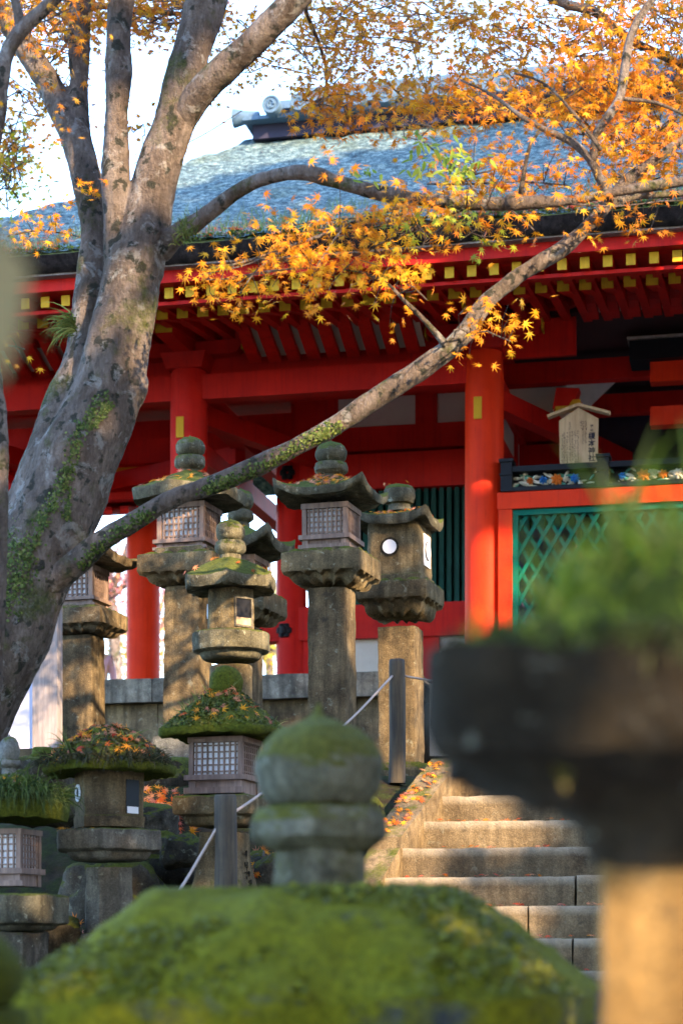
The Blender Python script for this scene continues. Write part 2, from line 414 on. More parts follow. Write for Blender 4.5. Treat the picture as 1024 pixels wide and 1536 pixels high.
b_ = B(); xs = sorted(set([round(-8 + .14*i, 3) for i in range(115)] + [-400, -150, -60, -25, -14, 14, 25, 60, 150, 400])); ys = [-300, -100, -40, -20, -8, -2] + [round(2 + .14*i, 3) for i in range(135)] + [22, 26, 32, 40, 60, 100, 200, 500, 1200]
vs = [(x, y, ground(x, y) if abs(x) < 60 and 1 < y < 40 else (-1.5 if y < 10 else 2.55)) for y in ys for x in xs]
nx = len(xs); b_.add(vs, [(j*nx+i, j*nx+i+1, (j+1)*nx+i+1, (j+1)*nx+i) for j in range(len(ys)-1) for i in range(nx-1)])
tag(b_.build('ground', 'soil', smooth=180, loc=(0, 0, 0)), 'dark mossy earth bank rising to the shrine terrace', 'ground', kind='structure')

b_ = B(); b_.add([(-14, -14, -1.49), (14, -14, -1.49), (14, 7.6, -1.49), (-14, 7.6, -1.49)], [(0, 1, 2, 3)])  # unseen pale sheet added as a reflector for the eaves
tag(b_.build('path', 'gravel', loc=(0, 0, -1.49)), 'unseen pale gravel path added to bounce light up to the eaves', 'path', kind='structure')

# ------------------------------------------------------------------ the hall
O = Vector(((726-CX)/FPX*20.0, 20.0, 0)); OY = O.dot(EY)
def HL(px, py, ly):
    d = Vector(((px-CX)/FPX, 1, (HY-py)/FPX)); t = (ly+OY)/d.dot(EY); q = d*t
    return (q-O).dot(EX), q.z
def HX(px, ly): return HL(px, 0, ly)[0]
def HZ(px, py, ly): return HL(px, py, ly)[1]
hf = frame(O, TH)
FLOOR = 2.62
hall = thing('shrine_hall', 'vermilion shrine hall with gold tipped rafters under a thick mossy bark roof', 'shrine', (O.x, O.y, FLOOR))
def hb(): return B(hf)
BAY = 3.07; XL, XR = -6.9, 6.3
# pillars
def pillar(lx, ly, r, z1, name='pillar', mat='red', z0=FLOOR, parent=None):
    b = hb(); b.loft([(r*1.0, z0), (r, z0+.4), (r*.99, z1-.25), (r*.93, z1)], seg=40, c=(lx, ly, 0), dens=.3)
    return b.build(name, mat, parent or hall, smooth=50)
for i, lx in enumerate((-2*BAY, -BAY, 0, 2*BAY*.98)):
    po = pillar(lx, 0, .195, 5.93, mat='orange_red' if i >= 2 else 'red')
    if i in (1, 2):
        px = (270, 716)[i-1]; py0, py1 = ((625, 656), (595, 628))[i-1]
        x, z0 = HL(px, py1, -.2); z1 = HZ(px, py0, -.2); b = hb(); b.box(x-.04, x+.04, -.205, -.16, z0, z1); b.build('gold_plate', 'gold', po, bevel=.004)
pillar(HX(437, 2.6), 2.6, .175, 5.7); pillar(BAY, 2.6, .175, 5.7)
# tie beams of the front
b = hb(); b.box(XL, .1, -.09, .09, HZ(512, 586, -.09), HZ(512, 548, -.09)); b.build('tie_beam', 'red', hall, bevel=.012)
# transverse tie beams and ceilings
for lx in (-2*BAY, -BAY, 0, BAY):
    b = hb(); b.box(lx-.09, lx+.09, .1, 4.2, 5.62, 5.88); b.build('tie_beam', 'red', hall, bevel=.012)
    b = hb(); b.box(lx-.08, lx+.08, .1, 4.2, 5.08, 5.28); b.build('tie_beam', 'red', hall, bevel=.012)
    if lx >= 0:
        b = hb(); b.box(lx-.03, lx+.03, .2, 4.1, 5.28, 5.62); b.build('wall_panel', 'plaster', hall)
        for yy in (.9, 2.1, 3.3): b = hb(); b.box(lx-.06, lx+.06, yy-.07, yy+.07, 5.28, 5.62); b.build('wall_strut', 'red', hall)
for (x0, y0, x1, y1) in ((-BAY, .2, -1.55, 4.1), (-BAY*2, .2, -BAY-1.5, 4.1), (-BAY, 2.0, -2*BAY, 3.6), (0, .2, 1.5, 4.1)):
    b = hb(); b.bar((x0, y0, 5.55), (x1, y1, 5.55), .16, .2); b.build('diagonal_brace', 'red', hall, bevel=.01)
b = hb(); b.box(XL, .1, .0, 4.4, 6.28, 6.34); b.build('ceiling', 'red', hall)
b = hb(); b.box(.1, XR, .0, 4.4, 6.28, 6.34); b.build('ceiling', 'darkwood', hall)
for ly in (1.4, 2.8):
    b = hb(); b.box(XL, XR, ly-.08, ly+.08, 5.98, 6.2); b.build('tie_beam', 'red', hall, bevel=.01)
# rear wall (from the rear pillar behind the left front pillar to the right)
RW = 2.6
def rbox(name, mat, px0, px1, py0, py1, ly=RW, th=.1, ref=600, extra=0, bev=.008):
    b = hb(); x0, x1 = HX(px0, ly), HX(px1, ly); b.box(x0-extra, x1+extra, ly-th/2, ly+th/2, HZ(ref, py1, ly), HZ(ref, py0, ly)); return b.build(name, mat, hall, bevel=bev)
rbox('tie_beam', 'red', 437, 840, 682, 735, th=.24)
rbox('tie_beam', 'red', -400, 840, 640, 676, th=.16)
rbox('tie_beam', 'red', 390, 840, 908, 958, th=.26)
rbox('tie_beam', 'red', -400, 840, 560, 592, th=.2)
rbox('wall_panel', 'plaster', 505, 624, 590, 650, th=.04)
rbox('wall_panel', 'plaster', 655, 860, 590, 650, th=.04)
rbox('wall_post', 'red', 624, 656, 585, 660, th=.14)
rbox('wall_post', 'red', 445, 508, 585, 660, th=.14)
rbox('wall_panel', 'red', 437, 840, 560, 700, ly=RW+.1, th=.03)
rbox('wall_panel', 'darkgreen', 470, 860, 725, 915, ly=RW+.16, th=.03)
b = hb(); x = HX(470, RW)
while x < HX(860, RW): b.box(x-.026, x+.026, RW-.03, RW+.05, HZ(600, 912, RW), HZ(600, 730, RW)); x += .088
b.build('window_slats', 'darkgreen', hall)
rbox('wall_panel', 'plaster', 440, 860, 955, 1030, th=.05)
for px in (470, 646, 760): rbox('wall_post', 'red', px-14, px+14, 950, 1060, th=.16)
x, z = HL(425, 945, RW-.2); b = hb()
b.loft([(.075, -.05), (.085, -.01), (.05, .03), (.02, .045)], shape=ngon(6), seg=24)
b.v = [Vector(hf((x + (q - O).x, RW-.2 - q.z, z + (q-O).y - 0))) for q in b.v] if False else b.v
b2 = hb()
for k in range(6):
    a = k*math.pi/3; b2.loft([(.0, -.042), (.04, -.03), (.042, .0), (.036, .03), (0, .042)], seg=12, c=(x+.05*math.cos(a), RW-.17, z+.05*math.sin(a)))
b2.loft([(.0, -.06), (.05, -.04), (.05, .04), (0, .06)], seg=12, c=(x, RW-.19, z)); b2.build('nail_cover', 'black', hall, smooth=60)
x, z = HL(430, 708, RW-.2); b2 = hb()
for k in range(6):
    a = k*math.pi/3; b2.loft([(.0, -.042), (.04, -.03), (.042, .0), (.036, .03), (0, .042)], seg=12, c=(x+.05*math.cos(a), RW-.17, z+.05*math.sin(a)))
b2.build('nail_cover', 'black', hall, smooth=60)
# right bay: dark inner walls
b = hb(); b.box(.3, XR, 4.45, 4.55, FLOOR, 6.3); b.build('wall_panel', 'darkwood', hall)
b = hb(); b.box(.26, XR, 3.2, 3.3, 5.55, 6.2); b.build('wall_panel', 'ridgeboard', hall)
# brackets over the pillars
def arm(b, x0, x1, y0, y1, z0, z1, cv=.08):
    # arm with upswept ends along x
    o = [(x0, z1), (x0, z0+cv), (x0+cv*.6, z0+cv*.25), (x0+cv*1.6, z0), (x1-cv*1.6, z0), (x1-cv*.6, z0+cv*.25), (x1, z0+cv), (x1, z1)]
    b.prism(o, y0, y1)
def bracket(lx, gpx=None):
    b = hb()
    b.box(lx-.24, lx+.24, -.24, .24, 5.93, 6.08, taper=.05)
    arm(b, lx-.58, lx+.58, -.085, .085, 6.08, 6.22)
    b.box(lx-.085, lx+.085, -.62, .6, 6.08, 6.22)
    for dx in (-.48, 0, .48): b.box(lx+dx-.11, lx+dx+.11, -.11, .11, 6.22, 6.31, taper=.02)
    arm(b, lx-.95, lx+.95, -.08, .08, 6.31, 6.44)
    for dx in (-.84, -.42, 0, .42, .84): b.box(lx+dx-.1, lx+dx+.1, -.1, .1, 6.44, 6.52, taper=.02)
    arm(b, lx-.6, lx+.6, -.72, -.56, 6.22, 6.34)
    for dx in (-.48, .48): b.box(lx+dx-.1, lx+dx+.1, -.74, -.54, 6.34, 6.41, taper=.02)
    b.prism([(lx-.115, 6.30), (lx-.085, 6.07), (lx+.085, 6.07), (lx+.115, 6.30)], -.86, -.4)
    o = b.build('bracket', 'red', hall, bevel=.006)
    g = hb(); g.prism([(lx-.112, 6.295), (lx-.084, 6.085), (lx+.084, 6.085), (lx+.112, 6.295)], -.872, -.861); g.build('gold_end', 'gold', o)
    g = hb()
    for (hw, z0, z1) in ((.585, 6.115, 6.222), (.955, 6.345, 6.442)):
        for sgn in (-1, 1): g.box(lx+sgn*hw-.006, lx+sgn*hw+.006, -.087, .082, z0, z1)
    g.build('gold_end', 'gold', o)
    d = hb()
    for dx in (-.22, .22): d.prism([(lx+dx-.1, 6.29), (lx+dx-.05, 6.33), (lx+dx, 6.38), (lx+dx+.05, 6.33), (lx+dx+.1, 6.29)], -.095, -.088)
    d.build('bracket_ornament', 'black', o)
for lx in (-2*BAY, -BAY, 0): bracket(lx)
b = hb(); b.box(XL, XR, -.1, .1, 6.52, 6.7); b.build('purlin', 'red', hall)
b = hb(); b.box(XL, XR, -.98, -.80, 6.22, 6.40); b.build('purlin', 'red', hall, bevel=.01)
# curved ribs with pale boards between, in the middle of each bay
for (xa, xb, za, zb3) in ((-2*BAY+.62, -BAY-.62, 6.0, 6.34), (-BAY+.66, -.60, 6.0, 6.34), (1.02, XR, 6.22, 6.38), (XL, -2*BAY-.62, 6.0, 6.34)):
    b = hb(); b.add([(xa, .02, za+.05), (xb, .02, za+.05), (xb, -.8, zb3+.05), (xa, -.8, zb3+.05)], [(0, 1, 2, 3)]); b.build('rib_board', 'plaster', hall)
    x = xa+.06
    while x < min(xb, 3.4):
        b = hb(); prev = None
        for t in (0, .25, .5, .75, 1):
            q = (x, -.02-.78*t, za + (zb3-za)*t - .04*math.sin(math.pi*t))
            if prev: b.bar(prev, q, .125, .06)
            prev = q
        b.build('rib', 'red', hall); x += .205
b = hb(); b.box(XL, .9, .12, .18, 5.9, 6.7); b.build('wall_panel', 'red', hall)
# rafters
def rafter_row(ly, ref0, ref1, sz, n_lo, n_hi, name, slope):
    x0, z = HL(*ref0, ly); x1, z1 = HL(*ref1, ly); z = (z+z1)/2; out = []
    sp = .2005
    for k in range(n_lo, n_hi):
        x = x0 - k*sp
        b = hb(); b.bar((x, ly, z), (x, .25, z + slope*(.25-ly)), sz*.92, sz*1.1); o = b.build(name, 'red', hall)
        b = hb(); b.box(x-sz*.46, x+sz*.46, ly-.012, ly-.002, z-sz*.55, z+sz*.55); b.build('gold_cap', 'gold', o)
    return z
zl = rafter_row(-1.6, (1011, 413), (44, 485), .118, -4, 35, 'rafter', .27)
zu = rafter_row(-2.2, (1015, 381), (50, 458), .09, -4, 36, 'flying_rafter', .12)
b = hb(); b.box(XL, XR, -1.58, -1.42, zl+.06, zl+.11); b.build('eave_board', 'red', hall)
b = hb(); b.box(XL, XR, -2.14, -2.04, zu-.088, zu-.055); b.build('eave_board', 'red', hall)
b = hb(); b.add([(XL, -1.55, zl+.07), (XR, -1.55, zl+.07), (XR, .25, zl+.07+.27*1.8), (XL, .25, zl+.07+.27*1.8)], [(0, 1, 2, 3)]); b.build('eave_soffit', 'red', hall)
b = hb(); b.add([(XL, -2.2, zu+.055), (XR, -2.2, zu+.055), (XR, -1.2, zu+.055+.12), (XL, -1.2, zu+.055+.12)], [(0, 1, 2, 3)]); b.build('eave_soffit', 'red', hall)
b = hb(); b.box(XL, XR, -2.32, -2.1, zu+.058, HZ(726, 366, -2.32)); b.build('fascia', 'red', hall, bevel=.008)
b = hb(); b.box(XL, XR, -2.42, -2.2, HZ(726, 365, -2.4), HZ(726, 357, -2.4)); b.build('eave_board', 'timber_grey', hall)
# thick bark roof
ZE0, ZE1 = HZ(726, 356, -2.5), HZ(726, 326, -2.55)
b = hb(); n_ = 120
for i in range(n_+1):
    x = -7.0 + (XR+7.0)*i/n_
    b.add([(x, -2.0, ZE0+.0), (x, -2.45, ZE0), (x, -2.56, ZE1-.03), (x, -2.45, ZE1+.03), (x, -2.0, ZE1+.15)], [])
for i in range(n_):
    for j in range(4): b.f.append((i*5+j, (i+1)*5+j, (i+1)*5+j+1, i*5+j+1))
b.build('eave_edge', 'eave', hall, rough=(.012, 9), smooth=60, sub=.12)
def roofz(t): return ZE1 + .02 + (9.34-ZE1)*(.78*t + .22*t*t)
def rooflx(t): return -7.01 + 4.0*t
b = hb(); NS, NT = 220, 70; vs = []
for j in range(NT+1):
    t = j/NT
    for i in range(NS+1):
        s = i/NS; vs.append((rooflx(t) + (XR+.5-rooflx(t))*s, -2.52 + 5.05*t, roofz(t)))
b.add(vs, [(j*(NS+1)+i, j*(NS+1)+i+1, (j+1)*(NS+1)+i+1, (j+1)*(NS+1)+i) for j in range(NT) for i in range(NS)])
o = len(vs); hip = []
for j in range(NT+1):
    t = j/NT
    for i in range(13):
        s = i/12; hip.append((rooflx(t), -2.52+5.05*t + s*(10.1-10.1*t), roofz(t)))
b.add(hip, [(j*13+i, (j+1)*13+i, (j+1)*13+i+1, j*13+i+1) for j in range(NT) for i in range(12)])
b.add([(-7.01, 7.58, roofz(0)), (XR+.5, 7.58, roofz(0)), (XR+.5, 2.53, 9.34), (-3.01, 2.53, 9.34)], [(0, 1, 2, 3)])
roof = b.build('roof', 'roof', hall, rough=(.035, 5), smooth=180)
# ridge
b = hb(); b.box(-2.98, XR+.5, 2.2, 2.9, 9.2, 9.36); ridge = b.build('ridge', 'ridgeboard', roof, bevel=.01)
b = hb()
for k, (z0, z1, inset) in enumerate(((9.36, 9.40, -.05), (9.50, 9.55, .05), (9.57, 9.62, .12), (9.64, 9.69, .18), (9.71, 9.79, .24))):
    b.box(-2.95 + inset*2.2, XR+.5, 2.1+inset, 3.0-inset, z0, z1)
x = -2.6
while x < XR:
    b.tube([hf((x+.16, 2.0, 9.40)), hf((x+.16, 2.5, 9.52))], [.05, .05], 8); x += .32
b.build('ridge_course', 'tile', roof, bevel=.012)
x = HX(407, 1.93); k = 0
while x < 4.6:
    b = hb(); zc = 9.455
    def disc(q, x=x): return hf((x + q[0], 1.93 - q[2], zc + q[1]))
    b.tf = disc
    b.loft([(.104, -.10), (.104, .02), (.098, .03), (.082, .03), (.078, .018), (.02, .018)], seg=28)
    for a in (0, 120, 240):
        pts = [Vector(disc((.03*math.cos(R(a+s*20))+.0035*s*math.cos(R(a+s*20)), .03*math.sin(R(a+s*20))+.0035*s*math.sin(R(a+s*20)), .022))) for s in range(8)]
        b.tube(pts, [.018, .016, .014, .012, .01, .008, .006, .004], 6)
    b.build('ridge_disc', 'tile', roof, smooth=45); x += .325; k += 1
b = hb()
def endd(q): return hf((-3.12 - q[2], 2.12 + q[0], 9.42 + q[1]))
b.tf = endd; b.loft([(.055, -.24), (.07, -.1), (.10, .03), (.105, .06), (.085, .065), (.08, .045), (.02, .045)], seg=28); b.build('ridge_end_tile', 'tile', roof, smooth=45)
# lattice screen right of the pillar
LY = -.12
fx0 = HX(747, LY)
ztop, zrail = HZ(747, 742, LY), HZ(747, 767, LY)
scr = hb(); scr.box(fx0, XR, LY-.09, LY+.09, zrail, ztop); scr = scr.build('lattice_screen', 'orange_red', hall, bevel=.01)
b = hb(); b.box(fx0+.01, HX(769, LY), LY-.08, LY+.08, FLOOR, zrail); b.build('screen_post', 'orange_red', scr, bevel=.008)
x0 = HX(769, LY)
b = hb(); b.box(x0, XR, LY-.05, LY+.05, zrail-.06, zrail-.002); b.box(x0, x0+.055, LY-.05, LY+.05, FLOOR+.2, zrail-.06); b.build('screen_frame', 'green', scr, bevel=.006)
b = hb(); zt, zb = zrail-.05, FLOOR+.25; H = zt-zb; pitch = .142; slope = .58
for sgn, off in ((1, -.008), (-1, .012)):
    x = x0 - H*slope
    while x < XR:
        xa, xb = (x, x+H*slope) if sgn > 0 else (x+H*slope, x)
        za, zb2 = zb, zt
        if xa < x0+.03: f = (x0+.03-xa)/(xb-xa) if xb != xa else 2; (xa, za) = (x0+.03, zb+f*H) if f < 1 else (None, None)
        if xa is not None and xb < x0+.03:
            f = (x0+.03-xa)/(xb-xa); xb, zb2 = x0+.03, za+(zb2-za)*f
        if xa is not None and abs(xb-xa) > .01: b.bar((xa, LY+off, za), (xb, LY+off, zb2), .018, .036, up=Vector((0, 1, 0)).cross(Vector((xb-xa, 0, zb2-za))))
        x += pitch
b.build('lattice', 'green', scr)
b = hb(); b.box(.2, XR, .8, .84, FLOOR, zrail); b.build('wall_panel', 'ridgeboard', hall)
# carved rail on top of the screen
zr0, zr1 = ztop+.004, HZ(747, 707, LY)
b = hb(); xa = HX(757, LY)
b.box(xa, XR, LY-.11, LY+.07, zr0, zr0+.04); b.box(xa, XR, LY-.10, LY+.06, zr1-.035, zr1+.02); b.box(xa, XR, LY+.03, LY+.05, zr0+.03, zr1)
rail = b.build('carved_railing', 'black', hall, bevel=.006)
for px in (761, 905, 1062):
    x = HX(px, LY); b = hb(); b.box(x-.055, x+.055, LY-.12, LY+.08, zr0+.0, zr1+.06); b.box(x-.065, x+.065, LY-.135, LY+.09, zr1-.07, zr1-.055); b.box(x-.07, x+.07, LY-.14, LY+.1, zr1+.06, zr1+.09); b.build('railing_post', 'black', rail, bevel=.008)
zc = (zr0+zr1)/2; hh = (zr1-zr0)/2-.05
for nm, col in (('cream', (.62, .60, .48)), ('teal', (.12, .40, .32)), ('blue', (.03, .20, .55)), ('flower', (.72, .20, .03)), ('pale', (.80, .74, .62))): M['carve_'+nm] = plain_mat('carving_'+nm, col, .6, .25, 40)
def petal(b, cx, cz, ang, L, wd, d=.02, y=LY-.0):
    ca, sa = math.cos(ang), math.sin(ang); o = []
    for t, w_ in ((0, .15), (.3, .8), (.6, 1), (.85, .6), (1, .05)): o.append((t*L, w_*wd))
    up = [(cx + u*ca - v*sa, cz + u*sa + v*ca) for u, v in o]; dn = [(cx + u*ca + v*sa, cz + u*sa - v*ca) for u, v in reversed(o)]
    ol = up + dn; n = len(ol); mx_ = sum(q[0] for q in ol)/n; mz_ = sum(q[1] for q in ol)/n
    b.add([(q[0], y, q[1]) for q in ol] + [(mx_, y-d, mz_)], [((i+1) % n, i, n) for i in range(n)])
random.seed(21)
CB = {k: hb() for k in ('cream', 'teal', 'blue', 'flower', 'pale')}
segs = [(HX(770, LY), HX(895, LY)), (HX(917, LY), HX(1050, LY))]
for si, (sa_, sb_) in enumerate(segs):
    for k in range(46):
        cx, cz = random.uniform(sa_+.02, sb_-.02), zc + random.uniform(-hh, hh)*.8
        ck = random.choice(['cream', 'cream', 'cream', 'teal', 'teal', 'pale'])
        petal(CB[ck], cx, cz, random.uniform(-.9, .9) + random.choice((0, math.pi)), random.uniform(.07, .13), random.uniform(.012, .022), .025, LY+.02-random.random()*.03)
    fl = ((.2, 'flower', .035), (.52, 'flower', .055), (.36, 'blue', .04), (.74, 'blue', .045), (.63, 'pale', .03)) if si == 0 else ((.36, 'flower', .06), (.58, 'flower', .045), (.12, 'blue', .035), (.75, 'pale', .05), (.9, 'pale', .05))
    for f_, ck, rr in fl:
        cx = sa_ + (sb_-sa_)*f_
        for ring_ in (1, .6):
            for k in range(7): petal(CB[ck], cx, zc + random.uniform(-.004, .004), k*2*math.pi/7 + ring_, rr*ring_*1.15, rr*.36*ring_, .03, LY-.02-.02*(1-ring_))
for ck, bb in CB.items(): bb.build('carved_flowers' if ck in ('flower', 'pale') else 'carved_leaves', 'carve_'+ck, rail)
# inner red rails and dark shelf seen at the right
for (py0, py1) in ((545, 575), (612, 640)):
    ly = .9; b = hb(); b.box(HX(975, ly), XR, ly-.09, ly+.09, HZ(1000, py1, ly), HZ(1000, py0, ly)); b.build('tie_beam', 'orange_red', hall, bevel=.02)
ly = .9; b = hb(); b.box(HX(945, ly), XR, ly-.2, ly+.2, HZ(1000, 545, ly), HZ(1000, 516, ly)); b.build('shelf', 'black', hall, bevel=.01)
b = hb(); b.box(HX(942, ly), XR, ly-.22, ly+.22, HZ(1000, 515, ly), HZ(1000, 511, ly)); b.build('shelf', 'timber_grey', hall)
b = hb(); x, z = HL(850, 610, 1.0); b.prism([(x-.12, z-.05), (x+.14, z-.05), (x+.14, z+.06), (x+.06, z+.06), (x+.02, z+.0), (x-.12, z+.0)], .96, 1.04); b.build('bracket', 'gold', hall)
b = hb(); b.prism([(x-.16, z+.005), (x+.05, z+.005), (x+.12, z+.2), (x-.12, z+.22)], 1.05, 1.25); b.build('bracket', 'red', hall, bevel=.01)
b = hb(); xa, za = HL(830, 515, 1.6); xb, zb_ = HL(900, 590, 2.4); b.bar((xa, 1.6, za), (xb, 2.4, zb_), .42, .08, up=Vector((0, 1, .2))); b.build('roof_brace', 'palegrey', hall)

# podium under the hall
pod = thing('stone_podium', 'long low stone podium with coping slabs carrying the vermilion hall', 'stone podium', hf((0, -.6, 1.25)))
py_ = -.75
zt_, zb_ = HZ(350, 1014, py_), HZ(350, 1050, py_)
x = XL-1
random.seed(5)
while x < -.7:
    L = random.uniform(1.2, 1.7); x1 = min(x+L, -.55); b = hb(); b.box(x+.004, x1-.004, py_-.03, 4.8, zb_, zt_); b.build('coping', 'stone_grey', pod, bevel=.015, sub=.15, rough=(.006, 12)); x = x1
x = XL-1
while x < -.7:
    L = random.uniform(.7, 1.1); x1 = min(x+L, -.6); b = hb(); b.box(x+.004, x1-.004, py_+.09, 4.6, 1.15, zb_-.004); b.build('wall_block', 'stone_brown', pod, bevel=.012, sub=.2, rough=(.008, 9)); x = x1
b = hb(); b.box(-.5, XR, -.3, 4.8, 1.15, FLOOR-.01); b.build('wall_block', 'gravel', pod)
b = hb(); b.box(XL-1, -.52, -.6, 4.7, FLOOR-.02, FLOOR+.004); b.build('bounce_paving', 'gravel', pod)  # unseen pale floor added to bounce light into the hall
b = hb(); b.box(XL-3, XR, 4.85, 9, 1.15, FLOOR-.02); b.build('wall_block', 'stone_grey', pod)

# notice board with writing behind the rail
ly = .12
nb = thing('notice_board', 'pale wooden notice board with black Japanese writing and a little gabled top', 'notice board', hf((HX(865, ly), ly, zr1)))
xa, xb = HX(838, ly), HX(897, ly); xm = (xa+xb)/2; zb0, ze, zp = HZ(865, 716, ly), HZ(865, 630, ly), HZ(865, 612, ly)
b = hb(); b.prism([(xa+.012, zb0), (xb-.012, zb0), (xb, ze), (xm, zp), (xa, ze)], ly-.012, ly+.012); board = b.build('board', 'timber_pale', nb)
b = hb()
for sgn in (-1, 1): b.bar((xm, ly, zp+.025), (xm+sgn*.31, ly, zp-.075), .10, .028, up=Vector((0, 0, 1)))
b.build('board_roof', 'timber_pale', nb)
b = hb(); b.box(xm-.03, xm+.03, ly+.013, ly+.05, FLOOR, zb0+.3); b.build('board_post', 'timber', nb)
TXT = B(); 
def glyphs(ch, x, z, size):
    cu = bpy.data.curves.new('writing', 'FONT'); cu.body = ch; cu.size = size; cu.align_x = 'CENTER'; cu.align_y = 'CENTER'; cu.resolution_u = 3; cu.offset = size*.025
    ob = bpy.data.objects.new('writing', cu); COL.objects.link(ob); bpy.context.view_layer.update()
    me = bpy.data.meshes.new_from_object(ob.evaluated_get(bpy.context.evaluated_depsgraph_get()))
    TXT.add([hf((x + q.co.x, ly-.0145, z + q.co.y)) for q in me.vertices], [tuple(f.vertices) for f in me.polygons], raw=True)
    bpy.data.objects.remove(ob); bpy.data.curves.remove(cu); bpy.data.meshes.remove(me)
xt = HX(887, ly)
for ch, py in (('摂', 640), ('社', 646)): glyphs(ch, xt, HZ(887, py, ly), .032)
for ch, py in (('榎', 655), ('本', 666), ('神', 677), ('社', 688)): glyphs(ch, xt, HZ(887, py, ly), .072)
random.seed(3)
for px, py0, py1 in ((878, 633, 668), (874, 633, 668), (871, 633, 645), (866, 648, 695), (862, 648, 695), (858, 648, 690), (854, 634, 645), (854, 650, 694), (850, 650, 700), (846, 650, 698), (843, 652, 698)):
    py = py0
    while py < py1:      # illegible small columns of brush strokes
        x, z = HL(px, py, ly)
        for _ in range(3):
            dx, dz = random.uniform(-.007, .007), random.uniform(-.008, .008)
            L = random.uniform(.004, .009); 
            if random.random() < .5: q = [(x+dx-L, z+dz), (x+dx+L, z+dz+.001), (x+dx+L, z+dz+.0032), (x+dx-L, z+dz+.0028)]
            else: q = [(x+dx, z+dz-L), (x+dx+.003, z+dz-L), (x+dx+.003, z+dz+L), (x+dx, z+dz+L)]
            TXT.add([hf((u, ly-.0145, v)) for u, v in q], [(0, 1, 2, 3)], raw=True)
        py += 3.2
TXT.build('writing', 'ink', board)

# corridor beyond, seen under the trees at the left
cor = thing('corridor', 'red roofed corridor with one round pillar glimpsed left behind the stone lanterns', 'corridor', P(215, 1089, 24.0))
cf = frame((P(215, 1000, 24).x, 24, 0), TH)
Zc = lambda py: (HY-py)/FPX*24
b = B(cf); b.loft([(.2, FLOOR), (.2, Zc(770))], seg=36, dens=.4); b.build('pillar', 'orange_red', cor, smooth=50)
b = B(cf); b.loft([(.055, FLOOR), (.055, Zc(690))], seg=20, c=(-1.43, -.2, 0), dens=.4); b.build('pillar', 'orange_red', cor, smooth=50)
b = B(cf); b.box(-5, 1.2, -.1, .1, Zc(768), Zc(738)); b.build('tie_beam', 'red', cor, bevel=.01)
b = B(cf); b.box(-5, 1.2, .4, .6, Zc(735), Zc(690)); b.build('tie_beam', 'red', cor, bevel=.01)
for k in range(24):
    x = -3.9 + k*.2; b = B(cf); b.bar((x, -1.0, Zc(792)), (x, .9, Zc(735)), .1, .08); b.build('rafter', 'red', cor)
b = B(cf); b.add([(-4, -1.05, Zc(790)), (1.1, -1.05, Zc(790)), (1.1, .95, Zc(728)), (-4, .95, Zc(728))], [(0, 1, 2, 3)]); b.add([(-4, -1.05, Zc(782)), (1.1, -1.05, Zc(782)), (1.1, .95, Zc(715)), (-4, .95, Zc(715))], [(3, 2, 1, 0)]); b.build('roof', 'red', cor)
b = B(cf); z = Zc(705); b.prism([(-.3, z-.06), (.3, z-.06), (.3, z), (.1, z), (.1, z+.14), (-.1, z+.14), (-.1, z), (-.3, z)], -.18, -.11); b.build('bracket', 'gold', cor)
b = B(cf); z = Zc(660); b.prism([(-1.75, z-.08), (-1.25, z-.08), (-1.25, z), (-1.62, z), (-1.62, z+.14), (-1.75, z+.14)], -.18, -.11); b.build('bracket', 'gold', cor)

